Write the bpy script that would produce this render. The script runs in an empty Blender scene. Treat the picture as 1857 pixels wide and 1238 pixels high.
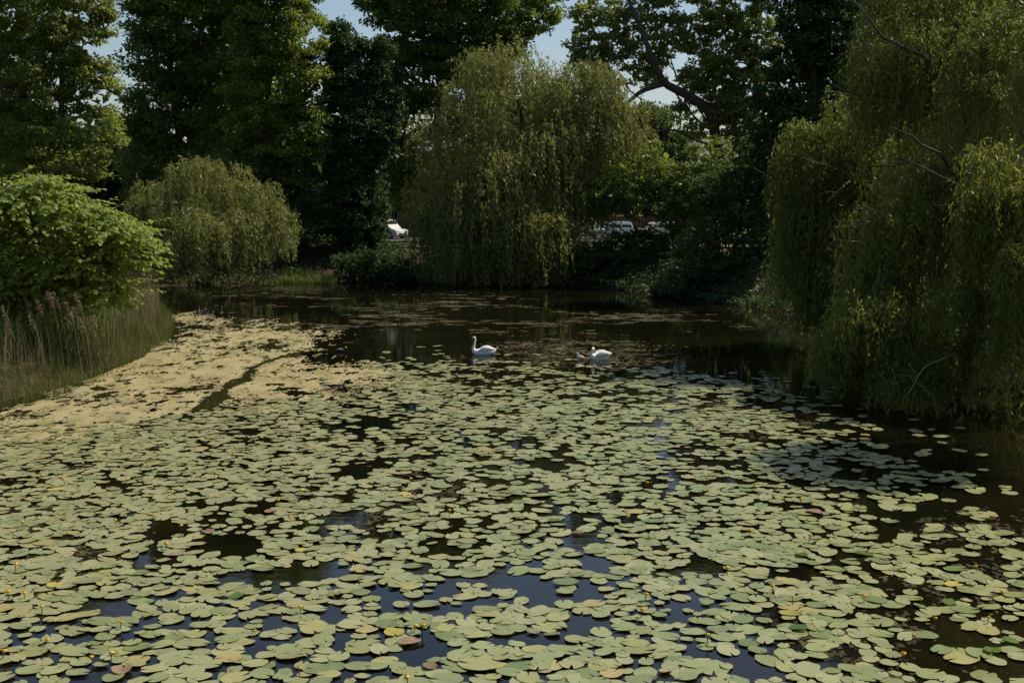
import bpy, math
import numpy as np
from mathutils import Vector, Matrix

# ------------------------------------------------------------------ camera, sky, sun, exposure
scene = bpy.context.scene
COL = scene.collection
CAM_H, PITCH, FPX = 6.8, math.radians(7.0), 2200.0        # photo is 1857 x 1238
cam_d = bpy.data.cameras.new('camera')
cam_d.sensor_width = 36.0
cam_d.lens = 36.0 * FPX / 1857.0
cam_d.clip_start, cam_d.clip_end = 0.5, 3000.0
cam = bpy.data.objects.new('camera', cam_d)
cam.location = (0, 0, CAM_H)
cam.rotation_euler = (math.radians(90) - PITCH, 0, 0)
COL.objects.link(cam)
scene.camera = cam

SUN_AZ, SUN_EL = math.radians(66), math.radians(55)       # azimuth clockwise from the view direction
world = bpy.data.worlds.new('World')
scene.world = world
world.use_nodes = True
wn = world.node_tree
wn.nodes.clear()
sky = wn.nodes.new('ShaderNodeTexSky')
sky.sky_type = 'NISHITA'
sky.sun_disc = False
sky.sun_elevation, sky.sun_rotation = SUN_EL, SUN_AZ
sky.altitude, sky.air_density, sky.dust_density, sky.ozone_density = 0, 1.0, 1.2, 1.0
bg = wn.nodes.new('ShaderNodeBackground')
bg.inputs['Strength'].default_value = 0.108
wo = wn.nodes.new('ShaderNodeOutputWorld')
wn.links.new(sky.outputs[0], bg.inputs['Color'])
wn.links.new(bg.outputs[0], wo.inputs['Surface'])

sun_d = bpy.data.lights.new('sun', 'SUN')
sun_d.energy = 5.0
sun_d.angle = math.radians(0.5)
sun_d.color = (1.0, 0.92, 0.74)
sun = bpy.data.objects.new('sun', sun_d)
SUN_V = Vector((math.sin(SUN_AZ) * math.cos(SUN_EL), math.cos(SUN_AZ) * math.cos(SUN_EL), math.sin(SUN_EL)))
sun.rotation_euler = (-SUN_V).to_track_quat('-Z', 'Y').to_euler()
sun.location = (30, 10, 60)
COL.objects.link(sun)

vs = scene.view_settings
vs.view_transform, vs.look, vs.gamma, vs.exposure = 'Standard', 'None', 1.0, 0.0
vs.use_curve_mapping = False
scene.cycles.max_bounces = 10
scene.cycles.diffuse_bounces = 6
scene.cycles.transmission_bounces = 8
scene.cycles.transparent_max_bounces = 4
scene.cycles.caustics_reflective = False
scene.cycles.caustics_refractive = False
scene.cycles.use_denoising = True

# ------------------------------------------------------------------ helpers
cp, sp = math.cos(PITCH), math.sin(PITCH)

def ray(px, py):
    u, v = (px - 928.5) / FPX, (619.0 - py) / FPX
    return np.array([u, cp + v * sp, -sp + v * cp])

def on(px, py, z=0.0):            # point of the photo on the level z
    d = ray(px, py)
    return d * ((z - CAM_H) / d[2]) + np.array([0, 0, CAM_H])

def at(px, py, Y):                # point of the photo at the distance Y
    d = ray(px, py)
    return d * (Y / d[1]) + np.array([0, 0, CAM_H])

def proj(P):                      # world points -> photo pixels
    P = np.asarray(P, float)
    x, y, z = P[..., 0], P[..., 1], P[..., 2] - CAM_H
    dep = y * cp - z * sp
    up = y * sp + z * cp
    return 928.5 + FPX * x / dep, 619.0 - FPX * up / dep

def _hash(ix, iy, seed):
    n = (ix.astype(np.int64) * 374761393 + iy.astype(np.int64) * 668265263 + seed * 974711) & 0x7fffffff
    n = ((n ^ (n >> 13)) * 1274126177) & 0x7fffffff
    return ((n ^ (n >> 16)) & 0xffff) / 65535.0

def vnoise(x, y, seed=0):
    x, y = np.asarray(x, float), np.asarray(y, float)
    ix, iy = np.floor(x), np.floor(y)
    fx, fy = x - ix, y - iy
    fx, fy = fx * fx * (3 - 2 * fx), fy * fy * (3 - 2 * fy)
    a, b = _hash(ix, iy, seed), _hash(ix + 1, iy, seed)
    c, d = _hash(ix, iy + 1, seed), _hash(ix + 1, iy + 1, seed)
    return (a * (1 - fx) + b * fx) * (1 - fy) + (c * (1 - fx) + d * fx) * fy

def fbm(x, y, seed=0, octs=4):
    t, a, s = 0.0, 0.5, 0.0
    for o in range(octs):
        t = t + a * vnoise(x * 2 ** o + 13.7 * o, y * 2 ** o - 7.3 * o, seed + o)
        s += a
        a *= 0.5
    return t / s

def in_poly(x, y, poly):
    inside = np.zeros(np.shape(x), bool)
    n = len(poly)
    for i in range(n):
        x0, y0 = poly[i]
        x1, y1 = poly[(i + 1) % n]
        if y0 == y1:
            continue
        cond = ((y0 > y) != (y1 > y)) & (x < (x1 - x0) * (y - y0) / (y1 - y0) + x0)
        inside ^= cond
    return inside

def seg_dist(x, y, poly, closed=True):
    best = np.full(np.shape(x), 1e9)
    n = len(poly)
    for i in range(n if closed else n - 1):
        x0, y0 = poly[i]
        x1, y1 = poly[(i + 1) % n]
        dx, dy = x1 - x0, y1 - y0
        t = np.clip(((x - x0) * dx + (y - y0) * dy) / (dx * dx + dy * dy + 1e-12), 0, 1)
        best = np.minimum(best, np.hypot(x - x0 - t * dx, y - y0 - t * dy))
    return best

def nrm(a):
    return a / np.maximum(np.linalg.norm(a, axis=-1, keepdims=True), 1e-9)

def mesh_arrays(name, V, F, uv=None, smooth=False):
    """V (n,3); F list of (m,k) index arrays."""
    me = bpy.data.meshes.new(name)
    V = np.ascontiguousarray(V, np.float32)
    if not isinstance(F, (list, tuple)):
        F = [F]
    F = [np.asarray(f, np.int32) for f in F if len(f)]
    loops = np.concatenate([f.ravel() for f in F])
    cnt = np.concatenate([np.full(len(f), f.shape[1], np.int32) for f in F])
    start = np.concatenate([[0], np.cumsum(cnt)[:-1]]).astype(np.int32)
    me.vertices.add(len(V))
    me.vertices.foreach_set('co', V.ravel())
    me.loops.add(len(loops))
    me.loops.foreach_set('vertex_index', loops)
    me.polygons.add(len(cnt))
    me.polygons.foreach_set('loop_start', start)
    me.polygons.foreach_set('loop_total', cnt)
    if smooth:
        me.polygons.foreach_set('use_smooth', np.ones(len(cnt), bool))
    if uv is not None:
        lay = me.uv_layers.new(name='UVMap')
        lay.data.foreach_set('uv', np.ascontiguousarray(np.asarray(uv, np.float32)[loops]).ravel())
    me.update(calc_edges=True)
    return me

def instanced(TV, TF, M, T):
    """template verts (k,3), template faces [(m,q)..], M (n,3,3), T (n,3) -> V, F"""
    n, k = len(M), len(TV)
    V = np.einsum('nij,kj->nki', M, TV) + T[:, None, :]
    off = (np.arange(n) * k)[:, None, None]
    F = [(np.asarray(f)[None] + off).reshape(-1, np.asarray(f).shape[1]) for f in TF]
    return V.reshape(-1, 3), F

def link(name, me, mat, parent=None, loc=None):
    o = bpy.data.objects.new(name, me)
    COL.objects.link(o)
    if me is not None and mat is not None and not me.materials:
        me.materials.append(mat)
    if parent is not None:
        o.parent = parent
    if loc is not None:
        o.location = loc
    return o

def tag(o, label=None, cat=None, group=None, kind=None):
    if label: o['label'] = label
    if cat: o['category'] = cat
    if group: o['group'] = group
    if kind: o['kind'] = kind
    return o

def thing(name, loc, label, cat, group=None):
    o = bpy.data.objects.new(name, None)
    o.empty_display_size = 0.3
    COL.objects.link(o)
    o.location = Vector([float(c) for c in loc])
    return tag(o, label, cat, group)

class MB:
    """collects boxes, tubes and lofts into one mesh"""
    def __init__(self):
        self.V, self.F, self.n = [], [], 0
    def add(self, V, F):
        V = np.asarray(V, float)
        self.V.append(V)
        for f in F:
            self.F.append(tuple(int(i) + self.n for i in f))
        self.n += len(V)
        return self
    def box(self, c, s, rz=0.0, taper=1.0):
        x, y, z = [h / 2 for h in s]
        v = np.array([[sx * x * (taper if sz > 0 else 1), sy * y * (taper if sz > 0 else 1), sz * z] for sz in (-1, 1) for sx, sy in ((-1, -1), (1, -1), (1, 1), (-1, 1))])
        c_, s_ = math.cos(rz), math.sin(rz)
        v = np.c_[v[:, 0] * c_ - v[:, 1] * s_, v[:, 0] * s_ + v[:, 1] * c_, v[:, 2]] + np.array(c)
        return self.add(v, [(3, 2, 1, 0), (4, 5, 6, 7), (0, 1, 5, 4), (1, 2, 6, 5), (2, 3, 7, 6), (3, 0, 4, 7)])
    def tube(self, pts, rad, sides=7, ry=None):
        pts = np.asarray(pts, float)
        n = len(pts)
        rad = np.broadcast_to(np.asarray(rad, float), (n,))
        ry = rad if ry is None else np.broadcast_to(np.asarray(ry, float), (n,))
        tan = np.gradient(pts, axis=0)
        tan = nrm(tan)
        ref = np.array([0, 0, 1.0]) if abs(tan[0][2]) < 0.8 else np.array([0, 1.0, 0])
        a = nrm(np.cross(tan[0], ref))
        rings = []
        for i in range(n):
            a = a - tan[i] * np.dot(a, tan[i])
            a = a / max(np.linalg.norm(a), 1e-9)
            b = np.cross(tan[i], a)
            th = np.linspace(0, 2 * math.pi, sides, endpoint=False)
            rings.append(pts[i] + np.outer(np.cos(th), a) * rad[i] + np.outer(np.sin(th), b) * ry[i])
        V = np.concatenate(rings)
        F = []
        for i in range(n - 1):
            for j in range(sides):
                k = (j + 1) % sides
                F.append((i * sides + j, i * sides + k, (i + 1) * sides + k, (i + 1) * sides + j))
        F.append(tuple(range(sides - 1, -1, -1)))
        F.append(tuple(range((n - 1) * sides, n * sides)))
        return self.add(V, F)
    def build(self, name, mat, parent=None, loc=None, smooth=False, offset=None):
        me = bpy.data.meshes.new(name)
        V = np.concatenate(self.V)
        if offset is not None:
            V = V - np.asarray(offset)
        me.from_pydata([tuple(v) for v in V], [], self.F)
        if smooth:
            me.polygons.foreach_set('use_smooth', np.ones(len(me.polygons), bool))
        me.update()
        return link(name, me, mat, parent, loc)

def spline(pts, n):
    """Catmull-Rom through pts (any dimension)"""
    P = np.asarray(pts, float)
    P = np.vstack([2 * P[0] - P[1], P, 2 * P[-1] - P[-2]])
    out = []
    m = len(P) - 3
    for t in np.linspace(0, m - 1e-6, n):
        i = int(t)
        f = t - i
        a, b, c, d = P[i], P[i + 1], P[i + 2], P[i + 3]
        out.append(0.5 * (2 * b + (c - a) * f + (2 * a - 5 * b + 4 * c - d) * f * f + (3 * b - a - 3 * c + d) * f ** 3))
    return np.array(out)

# ------------------------------------------------------------------ materials
def new_mat(name):
    m = bpy.data.materials.new(name)
    m.use_nodes = True
    nt = m.node_tree
    nt.nodes.clear()
    return m, nt, nt.nodes.new('ShaderNodeOutputMaterial')

def N(nt, t, **kw):
    n = nt.nodes.new(t)
    for k, v in kw.items():
        setattr(n, k, v)
    return n

def ramp(nt, fac, stops):
    r = N(nt, 'ShaderNodeValToRGB')
    e = r.color_ramp.elements
    while len(e) < len(stops):
        e.new(0.5)
    for el, (p, c) in zip(e, stops):
        el.position = p
        el.color = (*c, 1)
    nt.links.new(fac, r.inputs['Fac'])
    return r.outputs['Color']

def math_n(nt, op, a, b=None):
    n = N(nt, 'ShaderNodeMath', operation=op)
    for i, v in enumerate((a, b)):
        if v is None: continue
        if isinstance(v, (int, float)): n.inputs[i].default_value = v
        else: nt.links.new(v, n.inputs[i])
    return n.outputs[0]

def mixc(nt, fac, a, b, mode='MIX'):
    n = N(nt, 'ShaderNodeMixRGB', blend_type=mode)
    for i, v in enumerate((fac, a, b)):
        if isinstance(v, (int, float)): n.inputs[i].default_value = v
        elif isinstance(v, tuple): n.inputs[i].default_value = (*v, 1)
        else: nt.links.new(v, n.inputs[i])
    return n.outputs[0]

def noise(nt, scale, detail=3, vec=None, rough=0.55):
    n = N(nt, 'ShaderNodeTexNoise')
    n.inputs['Scale'].default_value = scale
    n.inputs['Detail'].default_value = detail
    n.inputs['Roughness'].default_value = rough
    if vec is not None: nt.links.new(vec, n.inputs['Vector'])
    return n.outputs['Fac']

def simple(name, col, rough=0.6, metal=0.0, var=0.25, scale=6.0, bump=0.0, spec=0.5):
    m, nt, out = new_mat(name)
    b = N(nt, 'ShaderNodeBsdfPrincipled')
    pos = N(nt, 'ShaderNodeNewGeometry').outputs['Position']
    f = noise(nt, scale, 4, pos)
    lo = tuple(c * (1 - var) for c in col)
    hi = tuple(min(1, c * (1 + var)) for c in col)
    nt.links.new(ramp(nt, f, [(0.3, lo), (0.7, hi)]), b.inputs['Base Color'])
    b.inputs['Roughness'].default_value = rough
    b.inputs['Metallic'].default_value = metal
    b.inputs['Specular IOR Level'].default_value = spec
    if bump:
        bn = N(nt, 'ShaderNodeBump')
        bn.inputs['Strength'].default_value = bump
        bn.inputs['Distance'].default_value = 0.05
        nt.links.new(f, bn.inputs['Height'])
        nt.links.new(bn.outputs[0], b.inputs['Normal'])
    nt.links.new(b.outputs[0], out.inputs['Surface'])
    return m

def leaf_mat(name, c_lo, c_hi, trans, t_fac=0.35, rough=0.5, spec=0.35, dry=None, patch=0.25):
    m, nt, out = new_mat(name)
    geo = N(nt, 'ShaderNodeNewGeometry')
    oi = N(nt, 'ShaderNodeObjectInfo')
    r = math_n(nt, 'FRACT', math_n(nt, 'ADD', geo.outputs['Random Per Island'], oi.outputs['Random']))
    big = noise(nt, patch, 2, geo.outputs['Position'])
    f = math_n(nt, 'ADD', math_n(nt, 'MULTIPLY', r, 0.6), math_n(nt, 'MULTIPLY', math_n(nt, 'SUBTRACT', big, 0.3), 1.0))
    stops = [(0.05, c_lo), (0.75, c_hi)]
    if dry: stops.append((0.97, dry))
    col = ramp(nt, f, stops)
    b = N(nt, 'ShaderNodeBsdfPrincipled')
    nt.links.new(col, b.inputs['Base Color'])
    b.inputs['Roughness'].default_value = rough
    b.inputs['Specular IOR Level'].default_value = spec
    t = N(nt, 'ShaderNodeBsdfTranslucent')
    nt.links.new(mixc(nt, 0.5, col, trans, 'MIX'), t.inputs['Color'])
    mx = N(nt, 'ShaderNodeMixShader')
    mx.inputs[0].default_value = t_fac
    nt.links.new(b.outputs[0], mx.inputs[1])
    nt.links.new(t.outputs[0], mx.inputs[2])
    nt.links.new(mx.outputs[0], out.inputs['Surface'])
    return m

M = {}
M['bark'] = simple('bark', (0.075, 0.06, 0.042), 0.9, var=0.5, scale=9, bump=0.6, spec=0.2)
M['bark_pale'] = simple('bark_pale', (0.26, 0.22, 0.16), 0.85, var=0.35, scale=14, bump=0.4, spec=0.2)
M['oak'] = leaf_mat('leaf_olive', (0.065, 0.098, 0.022), (0.20, 0.245, 0.06), (0.44, 0.50, 0.08), t_fac=0.5, rough=0.42, spec=0.4)
M['dark'] = leaf_mat('leaf_dark', (0.038, 0.078, 0.023), (0.14, 0.20, 0.045), (0.38, 0.46, 0.06), t_fac=0.48, rough=0.42, spec=0.4)
M['lime'] = leaf_mat('leaf_lime', (0.055, 0.098, 0.02), (0.18, 0.24, 0.048), (0.44, 0.52, 0.07), t_fac=0.5, rough=0.42, spec=0.4)
M['airy'] = leaf_mat('leaf_airy', (0.09, 0.13, 0.03), (0.26, 0.30, 0.085), (0.55, 0.60, 0.13), t_fac=0.55, rough=0.42, spec=0.4)
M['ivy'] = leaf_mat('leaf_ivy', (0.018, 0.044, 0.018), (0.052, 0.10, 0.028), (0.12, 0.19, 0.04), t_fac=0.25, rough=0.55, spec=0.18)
M['willow'] = leaf_mat('leaf_willow', (0.10, 0.118, 0.03), (0.245, 0.26, 0.082), (0.43, 0.44, 0.09), t_fac=0.42, rough=0.45, spec=0.32)
M['willow_dark'] = leaf_mat('leaf_willow_dark', (0.065, 0.088, 0.018), (0.19, 0.215, 0.045), (0.41, 0.43, 0.06), t_fac=0.45, rough=0.45, spec=0.32)
M['shrub'] = leaf_mat('leaf_shrub', (0.085, 0.14, 0.026), (0.23, 0.285, 0.055), (0.48, 0.54, 0.07), t_fac=0.44, rough=0.45, patch=0.7)
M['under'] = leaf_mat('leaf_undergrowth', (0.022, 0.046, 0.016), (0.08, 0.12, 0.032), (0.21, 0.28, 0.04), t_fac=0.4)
M['reed_tan'] = leaf_mat('reed_tan', (0.075, 0.08, 0.028), (0.34, 0.265, 0.13), (0.22, 0.17, 0.08), t_fac=0.25, rough=0.7, patch=0.8)
M['reed_green'] = leaf_mat('reed_green', (0.05, 0.085, 0.02), (0.11, 0.16, 0.04), (0.2, 0.26, 0.04), t_fac=0.25)
M['sedge'] = leaf_mat('sedge', (0.09, 0.065, 0.025), (0.12, 0.16, 0.035), (0.24, 0.26, 0.05), t_fac=0.35, rough=0.6, patch=0.9)
M['plume'] = leaf_mat('reed_plume', (0.16, 0.12, 0.065), (0.28, 0.215, 0.13), (0.24, 0.18, 0.10), t_fac=0.3, rough=0.8)
M['grass'] = leaf_mat('grass_blade', (0.05, 0.08, 0.018), (0.13, 0.17, 0.04), (0.26, 0.3, 0.05), t_fac=0.3)
M['stalk'] = simple('stalk', (0.06, 0.075, 0.02), 0.6, scale=20)
M['petal'] = simple('petal', (0.75, 0.42, 0.02), 0.45, var=0.15, scale=60)
M['white_feather'] = simple('white_feather', (0.84, 0.81, 0.75), 0.7, var=0.05, scale=25, bump=0.15, spec=0.25)
M['shade_feather'] = simple('neck_feather', (0.74, 0.69, 0.60), 0.75, var=0.08, scale=25, spec=0.2)
M['bill'] = simple('orange_bill', (0.55, 0.16, 0.03), 0.4, scale=60)
M['black_skin'] = simple('black_skin', (0.015, 0.014, 0.014), 0.5, scale=60)
M['down'] = simple('grey_down', (0.42, 0.36, 0.31), 0.9, var=0.15, scale=40, bump=0.3, spec=0.1)
M['coot'] = simple('coot_feather', (0.03, 0.03, 0.035), 0.55, var=0.3, scale=30)
M['coot_back'] = simple('coot_back', (0.16, 0.15, 0.15), 0.6, var=0.2, scale=40)

# ------------------------------------------------------------------ ground and pond
POND = [(-30, 8), (-23, 20), (-18.5, 32), (-16.9, 38), (-15.6, 44), (-15.4, 50), (-17.0, 59), (-20.0, 68), (-24.0, 79), (-26.5, 88), (-20, 91.5),
        (-13, 93.5), (-6, 92.5), (1, 90.5), (7, 86), (12, 79), (16, 68), (19.5, 57), (22.5, 46), (24.5, 34), (26, 20), (24, 9), (10, 6.5), (-12, 6.5)]

def ground_z(x, y):
    x, y = np.asarray(x, float), np.asarray(y, float)
    ins = in_poly(x, y, POND)
    d = seg_dist(x, y, POND)
    d = np.where(ins, -d, d) + (fbm(x * 0.35, y * 0.35, 5, 3) - 0.5) * 0.9
    top = np.where(y > 70, 2.25, 1.3)
    top = np.where(y < 25, 5.1, top)
    wid = np.where(y > 70, 4.6, np.where(y < 25, 9.0, 5.0))
    t = np.clip(d / wid, 0, 1)
    up = top * (t * t * (3 - 2 * t)) ** 0.8 + 0.02
    up = up + (fbm(x * 0.12, y * 0.12, 9, 3) - 0.5) * 0.5 * np.clip((d - 2) / 8, 0, 1) * (d < 400) * np.where((y > 94) & (y < 150), 0.15, 1)
    return np.where(d > 0, up, -np.clip(-d * 0.35, 0.0, 0.9) - 0.0)

def axis(parts):
    return np.unique(np.concatenate([np.arange(a, b, s) for a, b, s in parts]))
gx = axis([(-900, -120, 60), (-120, -40, 6), (-40, 40, 0.8), (40, 120, 6), (120, 901, 60)])
gy = axis([(-120, 0, 10), (0, 30, 1.0), (30, 110, 0.8), (110, 160, 2.5), (160, 300, 14), (300, 1501, 100)])
GX, GY = np.meshgrid(gx, gy)
GZ = ground_z(GX, GY)
nx, ny = len(gx), len(gy)
idx = np.arange(nx * ny).reshape(ny, nx)
F = np.stack([idx[:-1, :-1], idx[:-1, 1:], idx[1:, 1:], idx[1:, :-1]], -1).reshape(-1, 4)
m, nt, out = new_mat('earth_and_grass')
pos = N(nt, 'ShaderNodeNewGeometry').outputs['Position']
b = N(nt, 'ShaderNodeBsdfPrincipled')
b.inputs['Roughness'].default_value = 0.95
b.inputs['Specular IOR Level'].default_value = 0.15
soil = ramp(nt, noise(nt, 1.6, 6, pos), [(0.3, (0.03, 0.022, 0.013)), (0.62, (0.095, 0.068, 0.042))])
turf = ramp(nt, noise(nt, 2.2, 6, pos), [(0.3, (0.03, 0.045, 0.012)), (0.7, (0.12, 0.13, 0.035))])
sepz = N(nt, 'ShaderNodeSeparateXYZ')
nt.links.new(pos, sepz.inputs[0])
hz = N(nt, 'ShaderNodeMapRange')
hz.inputs['From Min'].default_value, hz.inputs['From Max'].default_value = 1.7, 2.1
nt.links.new(sepz.outputs['Z'], hz.inputs['Value'])
nt.links.new(mixc(nt, hz.outputs[0], soil, turf), b.inputs['Base Color'])
bn = N(nt, 'ShaderNodeBump')
bn.inputs['Distance'].default_value = 0.1
nt.links.new(noise(nt, 5, 5, pos), bn.inputs['Height'])
nt.links.new(bn.outputs[0], b.inputs['Normal'])
nt.links.new(b.outputs[0], out.inputs['Surface'])
g = link('ground', mesh_arrays('ground', np.c_[GX.ravel(), GY.ravel(), GZ.ravel()], F, smooth=True), m)
tag(g, 'dark earth bank and grass around the pond', None, None, 'structure')

m, nt, out = new_mat('pond_water')
pos = N(nt, 'ShaderNodeNewGeometry').outputs['Position']
b = N(nt, 'ShaderNodeBsdfPrincipled')
mp = N(nt, 'ShaderNodeMapping')
mp.inputs['Scale'].default_value = (0.16, 0.5, 1)
nt.links.new(pos, mp.inputs[0])
nt.links.new(ramp(nt, noise(nt, 1.0, 4, mp.outputs[0]), [(0.35, (0.0035, 0.0035, 0.0018)), (0.7, (0.012, 0.009, 0.0035))]), b.inputs['Base Color'])
b.inputs['Roughness'].default_value = 0.025
b.inputs['IOR'].default_value = 1.38
bn = N(nt, 'ShaderNodeBump')
bn.inputs['Strength'].default_value = 0.10
bn.inputs['Distance'].default_value = 0.02
mp2 = N(nt, 'ShaderNodeMapping')
mp2.inputs['Scale'].default_value = (1.0, 1.6, 1)
nt.links.new(pos, mp2.inputs[0])
nt.links.new(noise(nt, 2.6, 3, mp2.outputs[0]), bn.inputs['Height'])
nt.links.new(bn.outputs[0], b.inputs['Normal'])
nt.links.new(b.outputs[0], out.inputs['Surface'])
w = link('pond_water', mesh_arrays('pond_water', np.array([[-34, 3, 0], [32, 3, 0], [32, 98, 0], [-34, 98, 0]], float), np.array([[0, 1, 2, 3]])), m)
tag(w, 'still dark pond water reflecting trees and sky', None, None, 'structure')

# path and road on the far bank
def strip(name, y0, y1, z, mat, x0=-120, x1=120, wob=0.25, label=None):
    xs = np.arange(x0, x1 + 1, 2.0)
    a = y0 + (fbm(xs * 0.11, xs * 0 + y0, 3) - 0.5) * wob * 2
    c = y1 + (fbm(xs * 0.11, xs * 0 + y1, 4) - 0.5) * wob * 2
    V = np.concatenate([np.c_[xs, a, np.full(len(xs), z)], np.c_[xs, c, np.full(len(xs), z)]])
    n = len(xs)
    i = np.arange(n - 1)
    o = link(name, mesh_arrays(name, V, np.stack([i, i + 1, i + 1 + n, i + n], 1)), mat)
    return tag(o, label, None, None, 'structure')
M['path'] = simple('path_gravel', (0.17, 0.155, 0.13), 0.95, var=0.3, scale=3, bump=0.3, spec=0.2)
M['asphalt'] = simple('asphalt', (0.055, 0.055, 0.055), 0.9, var=0.25, scale=4, bump=0.2, spec=0.3)
strip('footpath', 99.2, 102.0, 2.40, M['path'], label='grey footpath along the far bank')
strip('road', 110.0, 124.0, 2.40, M['asphalt'], wob=0.05, label='asphalt parking road behind the trees')

# ------------------------------------------------------------------ floating algae
def shore_d(x, y):
    return np.where(in_poly(x, y, POND), 1, -1) * seg_dist(x, y, POND)

def W2(pts):
    return [tuple(on(px, py)[:2]) for px, py in pts]

ALGAE = W2([(-60, 740), (-60, 800), (120, 796), (250, 778), (350, 756), (420, 744), (560, 730), (700, 708), (738, 690), (700, 672), (640, 652), (592, 641), (556, 634),
            (500, 627), (560, 613), (610, 602), (530, 590), (440, 577), (350, 562), (280, 543), (276, 560), (300, 600), (235, 640), (150, 690), (60, 722)])
CHANNEL = W2([(640, 634), (545, 640), (500, 650), (455, 667), (437, 690), (405, 708), (365, 742), (350, 760)])
ax = np.arange(-20.0, 18.0, 0.065)
ay = np.concatenate([np.arange(16.0, 45, 0.075), np.arange(45, 92, 0.17)])
AX, AY = np.meshgrid(ax, ay)
rg = np.random.default_rng(2)
AXj, AYj = AX + rg.uniform(-0.02, 0.02, AX.shape), AY + rg.uniform(-0.03, 0.03, AX.shape)
inA = in_poly(AX, AY, ALGAE)
dA = np.where(inA, 1, -1) * seg_dist(AX, AY, ALGAE)
dC = seg_dist(AX, AY, CHANNEL, closed=False)
n1 = fbm(AX * 0.55, AY * 0.28, 21, 5)
n2 = fbm(AX * 2.2, AY * 0.9, 31, 4)
PXg, PYg = proj(np.stack([AX, AY, AX * 0], -1))
edge = np.clip(dA / 3.2, -1, 1)
far_thin = np.clip((AY - 50) / 22, 0, 1)
v = edge * 0.55 + (n1 - 0.5) * 1.5 + (n2 - 0.5) * 0.9 + 0.25 - far_thin * 0.50
chw = 0.16 + 0.34 * vnoise(AX * 0.5, AY * 0.5, 77)
n3 = fbm(AX * 1.5 + 3 * n1, AY * 1.1, 131, 4)
n4 = fbm(AX * 4.5, AY * 2.0, 141, 3)
v = v - np.clip((n3 - 0.64) * 8, 0, 0.9) - np.clip((n4 - 0.63) * 8, 0, 0.8)
v = v - np.clip(1.35 - dC / chw, 0, 1.2)
algae_mask = (v > 0.12 + 0.55 * rg.random(AX.shape) ** 2) & (dA > -5.0) & (shore_d(AX, AY) > 0.05)

def mat_mesh(name, mask, z, mat, label):
    c = mask[:-1, :-1]
    H, Wd = AX.shape
    ids = np.arange(H * Wd).reshape(H, Wd)
    q = np.stack([ids[:-1, :-1], ids[:-1, 1:], ids[1:, 1:], ids[1:, :-1]], -1)[c]
    used, inv = np.unique(q, return_inverse=True)
    zz = z + 0.004 * vnoise(AX.ravel()[used] * 6, AY.ravel()[used] * 6, 8)
    V = np.c_[AXj.ravel()[used], AYj.ravel()[used], zz]
    o = link(name, mesh_arrays(name, V, inv.reshape(-1, 4)), mat)
    return tag(o, label, None, None, 'stuff')

def scum_mat(name, stops):
    m, nt, out = new_mat(name)
    pos = N(nt, 'ShaderNodeNewGeometry').outputs['Position']
    mp = N(nt, 'ShaderNodeMapping')
    mp.inputs['Scale'].default_value = (1, 0.5, 1)
    nt.links.new(pos, mp.inputs[0])
    f = math_n(nt, 'ADD', math_n(nt, 'MULTIPLY', noise(nt, 1.2, 5, mp.outputs[0]), 0.5), math_n(nt, 'MULTIPLY', noise(nt, 11, 4, pos, 0.7), 0.5))
    b = N(nt, 'ShaderNodeBsdfPrincipled')
    nt.links.new(ramp(nt, f, stops), b.inputs['Base Color'])
    b.inputs['Roughness'].default_value = 0.9
    b.inputs['Specular IOR Level'].default_value = 0.2
    nt.links.new(b.outputs[0], out.inputs['Surface'])
    return m
M['algae'] = scum_mat('algae', [(0.34, (0.10, 0.085, 0.03)), (0.42, (0.19, 0.16, 0.07)), (0.50, (0.29, 0.245, 0.122)), (0.60, (0.335, 0.28, 0.155)), (0.68, (0.30, 0.27, 0.135))])
M['scum'] = scum_mat('brown_scum', [(0.38, (0.014, 0.012, 0.005)), (0.52, (0.042, 0.034, 0.013)), (0.60, (0.11, 0.088, 0.036)), (0.70, (0.32, 0.265, 0.13))])
mat_mesh('floating_algae', algae_mask, 0.006, M['algae'], 'pale yellow floating algae mat beside the reed bank')

# thinner brown weed: streaks on the open water, patches between the lily pads
STREAK = W2([(280, 520), (420, 516), (620, 518), (760, 524), (900, 530), (1050, 545), (1250, 560), (1420, 590), (1330, 610), (1240, 668), (1100, 664), (960, 660), (860, 612), (720, 612), (640, 640), (560, 640), (430, 600)])
dS = np.where(in_poly(AX, AY, STREAK), 1, -1) * seg_dist(AX, AY, STREAK)
s1 = fbm(AX * 0.16 + AY * 0.03, AY * 0.30, 41, 5)
s2 = fbm(AX * 0.6, AY * 1.3, 51, 4)
s3 = fbm(AX * 1.5, AY * 2.6, 151, 4)
vs_ = np.clip(dS / 4.0, -1, 0.35) + (s1 - 0.5) * 2.4 + (s2 - 0.5) * 1.6 + (s3 - 0.5) * 2.2 - 0.50
for px, py, r in [(745, 890, 1.2), (700, 925, 0.9), (800, 905, 0.8), (1755, 1060, 0.9), (1800, 1050, 0.8), (1690, 1045, 0.7), (1540, 1185, 0.7), (1480, 1180, 0.6), (1590, 1215, 0.6), (1100, 648, 2.5), (1010, 640, 2.5),
                  (1650, 1150, 0.5), (100, 1040, 0.9), (180, 1035, 0.8), (60, 940, 1.2), (30, 830, 2.2), (120, 800, 2.4), (250, 790, 1.8), (1790, 990, 0.9), (1830, 960, 0.8), (1340, 760, 1.5), (1300, 755, 1.4)]:
    p = on(px, py)
    d = np.hypot((AX - p[0]), (AY - p[1]) * 0.6)
    vs_ = np.maximum(vs_, (1 - d / r) * 0.75 + (s2 - 0.5) * 1.6 + (fbm(AX * 7, AY * 5, 61, 3) - 0.5) * 2.6)
scum_mask = (vs_ > np.where(AY > 40, 0.36, 0.28)) & (rg.random(AX.shape) > np.where(AY < 33, 0.42, 0.12)) & ~algae_mask & (shore_d(AX, AY) > 0.1) & (dC > 0.5)
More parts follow.
